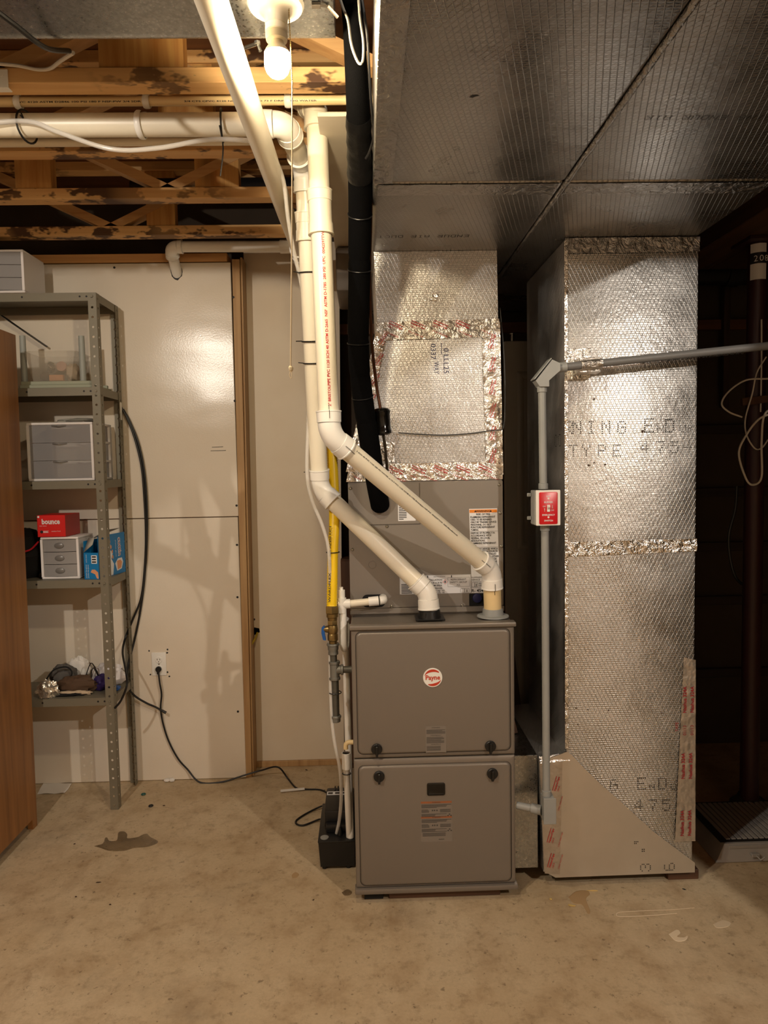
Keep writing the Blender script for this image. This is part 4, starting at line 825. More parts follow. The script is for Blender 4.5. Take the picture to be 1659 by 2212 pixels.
b.build('collar', 'black_plastic', p2, label='black flanged collar')
# hanger straps on the big run
def strap(px, label, r=0.034, m='pvc_white', tail=True, x=None):
    x = at(px, 275, 2.02).x if x is None else x; b = MB()
    pts = [Vector((x+0.012*math.sin(a_)*0.2, 2.02+r*math.sin(a_), 2.430-r*math.cos(a_))) for a_ in [R(t) for t in range(-150, 100, 12)]]
    b.tube(pts+[Vector((x, 2.05, 2.478))], 0.008, 6, flat=0.35); b.build('pipe_strap', m, org=(x, 2.02, 2.43), label=label, cat='strap')
strap(305, 'white plastic strap round the big horizontal pipe')
def tie(c, ax, r, label, w=0.0028, tail=None, head=True):
    c = Vector(c); ax = Vector(ax).normalized(); b = MB(); a = Vector((0, 0, 1)) if abs(ax.z) < 0.9 else Vector((1, 0, 0)); u = ax.cross(a).normalized(); v = ax.cross(u)
    b.tube([c+(u*math.cos(R(t))+v*math.sin(R(t)))*r for t in range(0, 361, 15)], w, 6)
    if tail: b.tube(smoothpath([Vector(t) for t in tail], 4), w*0.7, 6)
    b.build('cable_tie', 'black_plastic', org=c, label=label, cat='cable tie')
q = at(480, 275, 2.02); tie((q.x, 2.02, 2.427), (1, 0.1, 0), 0.041, 'black tie on the big pipe with its tail hanging', tail=[(q.x, 1.982, 2.41), at(482, 320, 1.985), at(476, 380, 1.985)])
q = at(58, 265, 2.02); tie((q.x, 2.02, 2.427), (1, -0.25, 0), 0.041, 'black tie on the big pipe near the left edge', tail=[(q.x, 1.982, 2.44), at(50, 255, 1.985), at(44, 240, 1.985)])
# small lines under the joists
b = MB().tube([(-3.05, 2.02, 2.490), (0.01, 2.02, 2.4935)], 0.0130, 14).build('water_pipe', 'pvc_cream', org=(-1, 2.02, 2.478), label='thin cream pipe just behind the joist nearest the bulb', cat='pipe')
t = MB()
for x0, st in ((-0.93, 'CPVC 4120 ASTM D2846 100 PSI 180 F NSF-PW 3/4 SDR 11'), (-0.47, '3/4 CTS CPVC 4120 NSF-PW 400 PSI 73 F DRINKING WATER')): pipe_text(t, st, (x0, 2.02, 2.490), (1, 0, 0.001), (0, -1, -0.35), 0.0130, 0.0055, wtot=0.36)
t.build('lettering', 'ink', b)
MB().tube([(-3.05, 2.15, 2.440), (-0.275, 2.15, 2.444)], 0.0125, 14).build('water_pipe', 'pvc', org=(-1, 2.15, 2.428), label='thin white pipe just below the big horizontal pipe', cat='pipe')
for px, nm in ((40, 'white plastic clip near the left end of the thin cream pipe'), (317, 'white plastic clip midway along the thin cream pipe'), (622, 'white plastic clip at the right end of the thin cream pipe')):
    x = at(px, 225, 2.02).x; b = MB()
    b.tube([Vector((x, 2.02+0.0155*math.sin(R(a)), 2.491-0.0155*math.cos(R(a)))) for a in range(-165, 100, 15)], 0.009, 6, flat=0.25); b.box(x-0.009, x+0.009, 1.9635, 2.018, 2.5055, 2.510, 0.001)
    b.build('pipe_clip', 'pvc_white', org=(x, 2.02, 2.49), label=nm, cat='clip')
q = at(8, 178, 1.90); b = MB(); b.box(q.x-0.05, q.x+0.012, 1.8965, 1.9005, 2.468, 2.512, 0.001); b.box(q.x-0.05, q.x+0.012, 1.8965, 1.92, 2.466, 2.4695, 0.001); b.lathe((q.x-0.004, 1.8965, 2.497), (0, -1, 0), [(0, 0.004), (0.002, 0.004)], 10); b.build('joist_bracket', 'pvc_white', org=(q.x, 1.9, 2.47), label='white bracket screwed to the first joist at the left edge', cat='bracket')
# diagonal looking pipe running back under the joists
yp = thing('drain_pipe', 'long white pipe running back from the top edge beside the bulb', 'pipe', (-0.256, 2.0, 2.34))
Y0, Y1 = Vector((-0.263, 0.70, 2.318)), Vector((-0.247, 3.30, 2.376)); dY = (Y1-Y0).normalized()
straight(yp, Y0, Y1, 0.0300, 'pvc')
b = MB()
for yy in (2.93, 3.02, 3.12): b.lathe(Y0+dY*((yy-0.70)), dY, [(0, 0.0302), (0.001, 0.0365), (0.045, 0.037), (0.046, 0.0302)], 20, caps=False)
b.build('coupling', 'pvc_white', yp)
H0 = Vector((-0.30, 3.225, 2.466)); H1 = Vector((-0.838, 3.225, 2.470)); H2 = Vector((-0.843, 3.352, 2.388))
b = MB(); b.tube(smoothpath([Vector((-0.250, 3.16, 2.385)), Vector((-0.268, 3.21, 2.44)), H0], 6), 0.029, 16); b.build('branch', 'pvc_white', yp)
h = thing('drain_pipe', 'white pipe above the partition turning down into the board', 'pipe', H1)
ea, eb = elbow(h, H0, H1, H2, 0.0235, 0.035, 'pvc_white', L=0.02); straight(h, H0+Vector((-0.004, 0, 0)), ea, 0.0235, 'pvc_white'); straight(h, eb, Vector((-0.8435, 3.359, 2.3835)), 0.0235, 'pvc_white')
b = MB(); b.blob((-0.8430, 3.3452, 2.392), (0.028, 0.0009, 0.034), 4, 0.22); b.build('pipe_hole', 'ink', wl)
b = MB(); b.lathe(H0+Vector((-0.004, 0, 0)), (-1, 0, 0), [(0, 0.0238), (0.001, 0.029), (0.05, 0.0295), (0.051, 0.0238)], 20, caps=False); b.build('coupling', 'pvc_white', h)
# clear tubes
tubepts = [at(-40, 268, 1.978), at(60, 262, 1.978), at(130, 287, 1.975), at(240, 322, 1.972), at(340, 320, 1.972), at(440, 303, 1.974), at(510, 302, 1.978), at(560, 310, 2.03), at(590, 338, 2.08), at(612, 390, 2.16), at(622, 470, 2.22), at(634, 540, 2.28), at(650, 610, 2.34), at(664, 700, 2.38), at(668, 780, 2.40), at(666, 900, 2.405), at(663, 1020, 2.41), at(674, 1080, 2.41), at(698, 1140, 2.42), at(711, 1200, 2.425), at(713, 1320, 2.43), at(713, 1440, 2.43), at(716, 1540, 2.425), at(722, 1600, 2.42), at(734, 1660, 2.44), at(737, 1720, 2.50), at(733, 1770, 2.56), at(727, 1800, 2.575)]
MB().tube(smoothpath(tubepts, 7), 0.0062, 12, caps=False).build('clear_tube', 'clear_plastic', org=tubepts[-1], label='clear vinyl tube snaking from ceiling down to the pump', cat='tube')
for (x, y, Y, r, nm) in ((690, 787, 2.38, 0.033, 'black tie round the rear vent pipe, below the pull string knot'), (681, 603, 2.33, 0.033, 'black tie high on the rear vent pipe'), (692, 1020, 2.425, 0.034, 'black tie on the rear vent pipe just above its elbow')):
    f = (y-373)/(1055-373); c = E2.lerp(E3, max(0, min(1, (at(x, y, 2.4).z-E2.z)/(E3.z-E2.z)))); tie(c, (E3-E2), r, nm, 0.0022, tail=[c+Vector((-r, -0.005, 0)), c+Vector((-r-0.016, -0.012, 0.001))])
c = E2.lerp(E3, (at(690, 742, 2.4).z-E2.z)/(E3.z-E2.z)); tie(c, (E3-E2), 0.034, 'black tie holding the clear tube to the rear vent pipe', 0.0025, tail=[c+Vector((-0.034, -0.01, 0)), c+Vector((-0.052, -0.02, -0.002))])
# ---------------------------------------------------------------- refrigerant lines
hs = thing('suction_line', 'thick black foam insulated refrigerant hose', 'hose', at(822, 1096, 2.499))
hp_ = smoothpath([at(752, -90, 1.58), at(759, 0, 1.62), at(765, 80, 1.66), at(770, 160, 1.72), at(774, 250, 1.82), at(777, 340, 1.95), at(778, 430, 2.06), at(777, 520, 2.14), at(776, 620, 2.21), at(774, 720, 2.26), at(777, 800, 2.30), at(788, 890, 2.35), at(799, 960, 2.39), at(808, 1020, 2.425), at(815, 1060, 2.455), at(820, 1085, 2.485), at(821, 1092, 2.4995)], 8)
N_ = len(hp_); cuts = [0, int(N_*0.28), int(N_*0.46), int(N_*0.57), int(N_*0.63), int(N_*0.70), N_-1]
def hr(i): return 0.0235+0.0100*min(1.0, max(0.0, (i/N_-0.10)/0.25))
for i in range(len(cuts)-1):
    seg = hp_[cuts[i]:cuts[i+1]+1]; k = len(seg); rr = [hr(cuts[i]+j)-(0.0 if 0 < j < k-1 else 0.002) for j in range(k)]
    MB().tube(seg, rr, 20).build('foam_sleeve', 'foam', hs)
i0 = int(N_*0.255); seg = hp_[i0:int(N_*0.345)+1]; MB().tube(seg, [hr(i0+j)+0.001+0.0012*((j*7) % 3) for j in range(len(seg))], 20).build('tape_wrap', 'black_tape', hs, label='glossy black tape wrapping')
for f in (0.40, 0.48, 0.58, 0.66): i = int(N_*f); tie(hp_[i], hp_[i+1]-hp_[i-1], 0.0350, {0.40: 'black tie round the hose near the ceiling duct', 0.48: 'black tie round the hose, second from the top', 0.58: 'black tie round the hose level with the plenum neck', 0.66: 'black tie round the hose above the filter drier'}[f], 0.0016)
ll = thing('liquid_line', 'thin dark copper refrigerant line beside the black hose', 'pipe', at(836, 1022, 2.499))
lp = [at(800, 330, 1.99), at(801, 450, 2.10), at(799, 560, 2.19), at(800, 660, 2.26), at(804, 750, 2.32), at(813, 830, 2.385), at(820, 872, 2.39), at(822, 884, 2.39)]
MB().tube(smoothpath(lp, 8), 0.0052, 10).build('pipe', 'copper_dark', ll)
MB().tube(smoothpath([at(828, 940, 2.40), at(832, 965, 2.42), at(835, 1000, 2.46), at(837, 1022, 2.499)], 8), 0.0052, 10).build('pipe', 'steel_dark', ll)
d0 = at(823, 880, 2.392); d1 = at(828, 941, 2.398); dd = d1-d0; Ld = dd.length
MB().lathe(d0, dd, [(0, 0.008), (0.004, 0.024), (0.012, 0.0305), (0.020, 0.0300), (0.024, 0.0285), (Ld-0.020, 0.0285), (Ld-0.016, 0.0305), (Ld-0.008, 0.0300), (Ld-0.003, 0.022), (Ld, 0.008)], 24).build('filter_drier', 'black_gloss', ll, label='glossy black filter drier can')
cable('thin_cable', [(781, -10), (793, 80), (800, 200), (806, 270), (806, 300), (797, 330), (790, 342)], [1.58, 1.60, 1.68, 1.76, 1.80, 1.86, 1.88], 0.003, 'cord_black', 'thin black cable bowed beside the hose top')
cable('thin_cable', [(732, -10), (742, 20), (752, 45), (758, 90), (766, 118), (776, 137), (784, 130), (785, 90), (778, 40), (774, -10)], 1.58, 0.003, 'card_grey', 'white cable looped in front of the hose top')
cable('thin_cable', [(-10, 22), (40, 60), (80, 92), (110, 107), (150, 110)], [1.44, 1.5, 1.56, 1.62, 1.70], 0.0055, 'cord_black', 'black cable hugging the galvanised duct at upper left')
cable('thin_cable', [(-10, 137), (40, 142), (80, 150), (108, 148), (130, 132), (158, 114)], [1.885, 1.885, 1.89, 1.885, 1.82, 1.74], 0.0045, 'cable_white', 'flat white cable drooping above the first joist')
# ---------------------------------------------------------------- gas line
gs = thing('gas_line', 'yellow flexible gas line with brass valve and iron tee', 'pipe', at(726, 1560, 2.43))
gp = [at(640, 330, 2.46), at(652, 362, 2.47), at(668, 402, 2.48), at(688, 480, 2.55), at(697, 640, 2.56), at(706, 800, 2.55), at(716, 960, 2.53), at(721, 1060, 2.50), at(722, 1130, 2.47), at(719, 1200, 2.45), at(717, 1309, 2.43)]
sp = smoothpath(gp, 40)
MB().tube(sp, [0.0185+0.0011*math.cos(i*math.pi) for i in range(len(sp))], 14).build('yellow_tube', 'yellow_jacket', gs, sharp=80)
t = MB(); pa, pb_ = at(721, 1235, 2.43), at(719, 1125, 2.46)
for f0_, st in ((0.0, 'CSST ANSI LC-1 CSA'), ): pipe_text(t, 'WARDFLEX CSST 3/4 ANSI LC1', at(712, 1300, 2.43), (at(714, 1130, 2.46)-at(712, 1300, 2.43)), (0, -1, 0), 0.0195, 0.010, wtot=0.26)
t.build('lettering', 'ink', gs)
gx = at(718, 1330, 2.43).x; GY = 2.43
def gz(y): return at(719, y, GY).z
def gl(prof, n, m, name, x=gx, axis=(0, 0, -1), z=None, lab=None):
    return MB().lathe((x, GY, z), axis, prof, n).build(name, m, gs, label=lab)
z0 = gz(1308); gl([(0, 0.0235), (0.003, 0.0245), (0.024, 0.0245), (0.027, 0.022)], 6, 'brass', 'hex_nut', z=z0)
gl([(0, 0.021), (0.012, 0.021), (0.014, 0.018), (0.024, 0.017)], 20, 'brass', 'fitting', z=z0-0.0272)
gl([(0, 0.0175), (0.002, 0.0185), (0.014, 0.0185), (0.016, 0.016)], 6, 'brass', 'hex_nut', z=z0-0.0515)
zv = z0-0.068
vb = MB().lathe((gx, GY, zv), (0, 0, -1), [(0, 0.0165), (0.006, 0.018), (0.016, 0.0195), (0.026, 0.018), (0.030, 0.0165), (0.034, 0.0185), (0.052, 0.0185), (0.056, 0.015), (0.064, 0.0145)], 20)
vb.lathe((gx-0.010, GY, zv-0.014), (-1, 0, 0), [(0, 0.013), (0.012, 0.012), (0.022, 0.008)], 14); vb.build('ball_valve', 'brass', gs)
b = MB(); hz = zv-0.014; b.prism([(gx-0.031, GY-0.008, hz+0.012), (gx-0.038, GY-0.008, hz+0.006), (gx-0.039, GY-0.008, hz-0.012), (gx-0.034, GY-0.008, hz-0.036), (gx-0.024, GY-0.008, hz-0.038), (gx-0.028, GY-0.008, hz-0.014), (gx-0.027, GY-0.008, hz+0.010)], (0, 0.016, 0)); b.build('valve_handle', 'blue_plastic', gs, label='blue lever handle')
zi = zv-0.0645
gl([(0, 0.0215), (0.003, 0.0225), (0.006, 0.0225), (0.008, 0.0195), (0.020, 0.019), (0.026, 0.0165), (0.032, 0.0175), (0.038, 0.0175), (0.040, 0.0135)], 18, 'gas_grey', 'reducer', z=zi)
zt = gz(1428); gl([(0, 0.0125), (zi-0.0402-zt, 0.0125)], 16, 'gas_iron', 'nipple', z=zi-0.0402)
zb = gz(1468); te = MB().lathe((gx+0.003, GY, zt), (0, 0, -1), [(0, 0.0185), (0.001, 0.0195), (0.008, 0.0195), (0.010, 0.017), (zt-zb-0.010, 0.017), (zt-zb-0.008, 0.0195), (zt-zb-0.001, 0.0195), (zt-zb, 0.0185)], 20)
zc = gz(1447); te.lathe((gx+0.006, GY, zc), (1, 0, 0), [(0, 0.016), (0.018, 0.0155), (0.020, 0.0185), (0.027, 0.0185), (0.028, 0.015)], 20); te.build('tee', 'gas_grey', gs)
MB().lathe((gx+0.0345, GY, zc), (1, 0, 0), [(0, 0.012), (-0.0585-gx-0.0345+0.0, 0.012)], 16).build('nipple', 'gas_iron', gs)
zd = gz(1545); gl([(0, 0.0128), (zb-zd, 0.0128)], 16, 'gas_iron', 'drip_leg', x=gx+0.004, z=zb)
gl([(0, 0.017), (0.002, 0.0185), (0.008, 0.0185), (0.010, 0.0165), (0.022, 0.016), (0.024, 0.013)], 18, 'gas_grey', 'cap', x=gx+0.004, z=zd)
tie((gx+0.004, GY, gz(1496)), (0, 0, 1), 0.0205, 'black tie on the iron drip leg', 0.0018); tie((at(719, 1193, 2.45).x, 2.453, at(719, 1193, 2.45).z), (0, 0, 1), 0.0225, 'black tie on the yellow gas tube', 0.0018)
# ---------------------------------------------------------------- condensate drain
cd = thing('condensate_drain', 'white drain piping with trap at the left side of the furnace', 'pipe', (-0.085, 2.46, 0.17))
T1 = at(738, 1305, 2.455); zt_ = T1.z; tx_ = T1.x
MB().tube([(tx_, 2.455, zt_+0.05), (tx_, 2.455, zt_-0.012)], 0.0125, 16).build('vent_stub', 'pvc_white', cd)
MB().lathe((tx_-0.001, 2.455, zt_+0.042), (0, 0, 1), [(0, 0.0075), (0.018, 0.0075)], 12).build('vent_cap', 'pvc_white', cd)
b = MB(); b.tube([(tx_-0.012, 2.455, zt_), (tx_+0.030, 2.455, zt_+0.001)], 0.0165, 18); b.tube([(tx_, 2.455, zt_+0.022), (tx_, 2.455, zt_-0.03)], 0.0165, 18); b.build('tee', 'pvc_white', cd)
MB().tube([(tx_+0.030, 2.455, zt_+0.001), (0.030, 2.455, zt_+0.008)], 0.0128, 16).build('pipe', 'pvc', cd)
b = MB(); b.tube([(0.005, 2.455, zt_+0.006), (0.040, 2.455, zt_+0.009)], 0.0165, 18); b.tube(bend((0.02, 2.455, zt_+0.008), (0.056, 2.455, zt_+0.010), (0.056, 2.5, zt_+0.010), 0.012, 6)+[Vector((0.056, 2.4985, zt_+0.010))], 0.0150, 18); b.build('elbow', 'pvc_white', cd)
tr_ = [Vector((tx_+0.003, 2.455, zt_-0.03)), Vector((tx_+0.003, 2.452, zt_-0.08)), Vector((tx_+0.003, 2.450, zt_-0.135)), Vector((tx_+0.006, 2.462, zt_-0.158)), Vector((tx_+0.010, 2.482, zt_-0.150)), Vector((tx_+0.012, 2.492, zt_-0.12)), Vector((tx_+0.013, 2.498, zt_-0.085)), Vector((tx_+0.012, 2.512, zt_-0.070)), Vector((tx_+0.010, 2.530, zt_-0.09)), Vector((tx_+0.008, 2.536, zt_-0.13))]
MB().tube(smoothpath(tr_, 6), 0.0135, 16).build('trap', 'pvc_white', cd)
MB().tube([(tx_+0.008, 2.536, zt_-0.125), (tx_+0.010, 2.545, 0.45), (tx_+0.010, 2.555, 0.115)], 0.0125, 16).build('pipe', 'pvc_white', cd)
q = at(747, 1606, 2.46); b = MB(); b.tube([(-0.0585, 2.46, q.z+0.004)]+bend((-0.0585, 2.46, q.z+0.004), (q.x, 2.46, q.z+0.004), (q.x, 2.46, q.z-0.02), 0.012, 6)+[Vector((q.x, 2.46, q.z-0.020))], 0.0085, 14); b.build('elbow', 'pvc_cream', cd, label='small cream elbow out of the furnace side')
q2 = at(748, 1826, 2.56); zc0 = at(748, 1626, 2.47).z; zc1 = at(748, 1660, 2.47).z
b = MB(); b.lathe((q.x, 2.47, zc0), (0, 0, -1), [(0, 0.0135), (0.0005, 0.0158), (zc0-zc1, 0.0155), (zc0-zc1+0.006, 0.0115)], 20, caps=False); b.build('funnel_coupling', 'pvc_white', cd)
MB().lathe((q.x, 2.47, zc0-0.004), (0, 0, -1), [(0, 0.0133), (0.001, 0.0001)], 16, caps=False).build('dark_mouth', 'black_matte', cd)
MB().tube([(q.x, 2.47, zc1+0.001), (q.x+0.002, 2.56, 0.112)], 0.0118, 16).build('pipe', 'pvc_white', cd)
tie((q.x, 2.475, at(748, 1671, 2.475).z), (0, 0.1, 1), 0.0148, 'black tie on the white drain pipe above the pump', 0.0018)
# ---------------------------------------------------------------- condensate pump
PX0, PX1, PY0 = -0.198, -0.064, 2.535
pm = thing('condensate_pump', 'black condensate pump on the floor beside the furnace', 'pump', (-0.13, 2.68, 0.0))
b = MB(); b.prism([(PX0+0.006, PY0+0.006, 0.012), (PX1-0.002, PY0+0.006, 0.012), (PX1, PY0, 0.106), (PX0, PY0, 0.106)], (0, 0.29, 0)); b.build('tank', 'black_plastic', pm)
MB().box(PX0-0.002, PX1+0.002, PY0-0.003, PY0+0.295, 0.1065, 0.114, 0.003, seg=2).build('lid', 'black_plastic', pm)
for x in (PX0+0.02, PX1-0.025):
    for y in (PY0+0.02, PY0+0.26): MB().lathe((x, y, 0.0), (0, 0, 1), [(0, 0.009), (0.013, 0.010)], 12).build('foot', 'black_plastic', pm)
MB().box(PX0+0.018, PX1-0.004, PY0+0.085, PY0+0.285, 0.1145, 0.185, 0.008, seg=2).build('motor_cover', 'black_plastic', pm)
MB().box(PX0+0.025, PX1-0.004, PY0+0.055, PY0+0.086, 0.1145, 0.145, 0.006, seg=2).build('check_valve_housing', 'black_plastic', pm)
MB().lathe((-0.120, PY0+0.04, 0.1145), (0, 0, 1), [(0, 0.010), (0.018, 0.0085), (0.030, 0.006)], 14).build('barb', 'black_plastic', pm)
MB().lathe((PX0+0.022, PY0+0.022, 0.1142), (0, 0, 1), [(0, 0.0155), (0.003, 0.0155), (0.004, 0.013), (0.003, 0.0001)], 20, caps=False).build('inlet_cap', 'conduit', pm, label='pale grey round cap')
lb_ = MB().box(PX0+0.022, PX1-0.03, PY0+0.215, PY0+0.245, 0.1852, 0.1858).build('rating_label', 'label_white', pm); b = MB()
for i in range(3): b.box(PX0+0.026+i*0.028, PX0+0.045+i*0.028, PY0+0.222, PY0+0.238, 0.1859, 0.1861)
b.build('lettering', 'print_grey', lb_)
for i in range(3): MB().box(PX0+0.05+i*0.012, PX0+0.056+i*0.012, PY0+0.25, PY0+0.28, 0.1855, 0.192, 0.001).build('vent_rib', 'black_plastic', pm)
# pump cord to outlet
fz = 0.0042
cp = [at(342, 1449, 3.325), at(345, 1475, 3.322), at(349, 1500, 3.326), at(347, 1530, 3.328), at(352, 1562, 3.33), at(364, 1600, 3.332), at(384, 1638, 3.33), at(405, 1662, 3.33), onz(432, 1690, fz), onz(480, 1689, fz), at(530, 1674, 3.325), at(565, 1664, 3.33), at(600, 1657, 3.30), onz(622, 1682, fz+0.006), onz(640, 1702, fz), onz(662, 1705, fz), onz(695, 1707, fz), onz(715, 1722, fz+0.01), onz(716, 1744, 0.03), onz(700, 1740, 0.018), onz(672, 1752, fz+0.004), onz(645, 1768, fz), onz(639, 1778, fz), onz(655, 1783, fz), onz(690, 1770, fz+0.01), Vector((PX0-0.004, PY0+0.25, 0.06))]
MB().tube(smoothpath(cp, 7), 0.0040, 10).build('pump_cable', 'cord_black', org=cp[-1], label='black power cord from the outlet across the floor to the pump', cat='cord')
tg = onz(632, 1706, 0.0085); M_ = Matrix.Translation(tg) @ Matrix.Rotation(R(8), 4, 'Z') @ Matrix.Rotation(R(4), 4, 'X')
MB().box(-0.055, 0.055, -0.010, 0.010, -0.0004, 0.0004, 0, M_).build('cord_tag', 'paper', org=tg, label='white paper tag folded round the black cord', cat='tag')
# outlet
oc = at(344, 1434, YL); ot = thing('wall_outlet', 'white duplex outlet in the glossy board', 'outlet', oc)
MB().box(oc.x-0.0345, oc.x+0.0345, YL-0.006, YL-0.0002, oc.z-0.056, oc.z+0.056, 0.003, seg=2).build('cover_plate', 'white_enamel', ot)
for dz in (0.0205, -0.0205):
    rs = MB().lathe((oc.x, YL-0.006, oc.z+dz), (0, -1, 0), [(0, 0.0165), (0.002, 0.0165), (0.003, 0.015), (0.003, 0.0001)], 20, caps=False).build('receptacle', 'white_enamel', ot)
    b = MB(); yy = YL-0.0094
    for dx in (-0.006, 0.006): b.box(oc.x+dx-0.0012, oc.x+dx+0.0012, yy, yy+0.0003, oc.z+dz-0.001, oc.z+dz+0.007)
    b.box(oc.x-0.002, oc.x+0.002, yy, yy+0.0003, oc.z+dz-0.010, oc.z+dz-0.006); b.build('slots', 'ink', rs)
MB().lathe((oc.x, YL-0.006, oc.z), (0, -1, 0), [(0, 0.004), (0.0015, 0.003), (0.0015, 0.0001)], 10, caps=False).build('screw', 'steel', ot)
b = MB(); b.lathe((oc.x, YL-0.0105, oc.z-0.022), (0, -1, 0), [(0, 0.0135), (0.010, 0.014), (0.014, 0.011)], 18); b.tube([(oc.x, YL-0.016, oc.z-0.022), (oc.x-0.002, YL-0.02, oc.z-0.045)], [0.010, 0.005], 10); b.build('power_plug', 'cord_black', org=(oc.x, YL-0.0105, oc.z-0.022), label='round black plug pushed into the lower outlet', cat='plug')
for x, y in ((322, 1406), (362, 1403), (325, 1457), (366, 1461), (361, 1410), (362, 1452)):
    q = at(x, y, YL); MB().blob(q+Vector((0, -0.0002, 0)), (0.004, 0.0012, 0.004), x, 0.5, n=8, m=5).build('pry_mark', 'ink', wl)
# yellow cable stub out of the wall
cable('wall_cable', [(556, 1367), (552, 1378), (546, 1388), (538, 1398), (531, 1406)], [3.475, 3.44, 3.41, 3.39, 3.375], 0.0055, 'yellow_wire', 'yellow cable end poking out of the notched board')
# ---------------------------------------------------------------- emergency switch and conduit
cn = thing('conduit_run', 'grey electrical conduit rising beside the return duct', 'conduit', (0.598, 2.30, 0.292))
q_low = Vector((0.588, 2.30, 0.375)); q_sw0 = Vector((0.586, 2.30, 1.286)); q_sw1 = Vector((0.581, 2.30, 1.404)); q_top = Vector((0.578, 2.30, 1.735))
MB().tube([q_low, q_sw0], 0.0125, 16).build('pipe', 'conduit', cn); MB().tube([q_sw1, q_top], 0.0125, 16).build('pipe', 'conduit', cn)
b = MB()
for p_, d_ in ((q_low, 1), (q_sw0, -1), (q_sw1, 1), (q_top, -1)): b.lathe(p_, (0, 0, d_), [(0, 0.0155), (0.018, 0.0155), (0.019, 0.0127)], 16, caps=False)
b.build('coupler', 'conduit', cn)
# top body (LB)
tb = MB(); tb.prism([(0.553, 2.278, 1.752), (0.566, 2.278, 1.733), (0.596, 2.278, 1.733), (0.596, 2.278, 1.752), (0.632, 2.278, 1.783), (0.632, 2.278, 1.806), (0.606, 2.278, 1.818)], (0, 0.046, 0)); tb.build('corner_body', 'conduit', cn)
MB().box(-0.043, 0.043, 2.275, 2.327, -0.002, 0.002, 0.001, Matrix.Translation((0.5755, 0, 1.789)) @ Matrix.Rotation(R(-50), 4, 'Y')).build('cover', 'conduit', cn)
hx0 = Vector((0.630, 2.302, 1.795)); hx1 = at(1700, 743, 2.31)
hz_ = MB().tube([hx0, hx1], 0.0130, 16).build('pipe', 'conduit_dark', cn)
b = MB(); b.lathe(hx0, hx1-hx0, [(0, 0.0160), (0.028, 0.0160), (0.029, 0.013)], 16, caps=False); b.build('coupler', 'conduit', cn)
t = MB(); pipe_text(t, 'UL LISTED RIGID PVC CONDUIT 3/4 SCHEDULE 40 90 C', at(1380, 782, 2.305), hx1-hx0, (0, -1, -0.5), 0.0130, 0.009, wtot=0.34); t.build('lettering', 'ink', hz_)
u = (hx1-hx0).normalized(); b = MB(); b.tube([hx0+u*0.075, hx0+u*0.145], 0.0155, 16); b.box(hx0.x+0.075, hx0.x+0.145, 2.312, 2.372, 1.780, 1.828, 0.001); b.build('tape_band', 'old_tape', cn, label='foil tape strap holding the conduit to the duct')
# lower elbow box
MB().box(0.574, 0.612, 2.276, 2.326, 0.290, 0.3745, 0.002).build('junction_box', 'conduit', cn); MB().box(0.572, 0.614, 2.2725, 2.2755, 0.288, 0.3765, 0.001).build('cover', 'conduit', cn)
b = MB(); b.tube([(0.574, 2.312, 0.318), (0.4995, 2.352, 0.318)], 0.0125, 16); b.tube([(0.574, 2.312, 0.318), (0.545, 2.328, 0.318)], 0.0165, 16); b.build('stub', 'conduit', cn)
sw = thing('emergency_switch', 'red GAS BURNER EMERGENCY SWITCH box on the conduit', 'switch', (0.587, 2.285, 1.288))
SX0, SX1, SZ0, SZ1, SYf = 0.5475, 0.6265, 1.2875, 1.4015, 2.262
MB().box(SX0-0.004, SX1-0.004, SYf+0.004, 2.318, SZ0+0.001, SZ1-0.001, 0.003).build('back_box', 'conduit', sw)
for z in (SZ0+0.016, SZ1-0.022):
    b = MB(); b.box(SX0-0.018, SX0-0.0045, 2.305, 2.309, z, z+0.012, 0.0015); b.lathe((SX0-0.013, 2.3048, z+0.006), (0, -1, 0), [(0, 0.0025), (0.0005, 0.0025)], 8); b.build('mounting_ear', 'conduit', sw)
b = MB(); b.loops([rrect(SX0, SX1, SZ0, SZ1, 0.003, SYf+0.003), rrect(SX0, SX1, SZ0, SZ1, 0.003, SYf-0.001), rrect(SX0+.001, SX1-.001, SZ0+.001, SZ1-.001, 0.003, SYf-0.002)]); b.build('gasket_plate', 'white_enamel', sw)
cpz = MB(); cpz.loops([rrect(SX0+.010, SX1-.010, SZ0+.0045, SZ1-.0065, 0.004, SYf-0.002), rrect(SX0+.010, SX1-.010, SZ0+.0045, SZ1-.0065, 0.004, SYf-0.004), rrect(SX0+.0115, SX1-.0115, SZ0+.006, SZ1-.008, 0.003, SYf-0.0048)]); cpr = cpz.build('red_cover', 'red_plate', sw, label='bright red cover plate')
mx = (SX0+SX1)/2; Y = SYf-0.0054; b = MB()
for st, z, s_ in (('GAS', 1.3795, 0.0075), ('BURNER', 1.3605, 0.0075), ('EMERGENCY', 1.3195, 0.0072), ('SWITCH', 1.3010, 0.0075)): b.text(st, (mx, Y, z), size=s_, align='CENTER', bold=0.02)
b.text('ON', (mx-0.0145, Y, 1.3475), size=0.0062, align='CENTER'); b.text('OFF', (mx+0.0125, Y, 1.3345), size=0.0062, align='CENTER')
for xx, z0_, z1_, up in ((mx-0.0125, 1.333, 1.344, 1), (mx+0.0125, 1.342, 1.353, 0)):
    b.box(xx-0.0005, xx+0.0005, Y, Y+0.0001, z0_, z1_); zz = z1_ if up else z0_; sg = 1 if up else -1; b.add([(xx-.002, Y, zz-sg*.003), (xx+.002, Y, zz-sg*.003), (xx, Y, zz)], [(0, 1, 2)])
b.build('lettering', 'label_white', cpr)
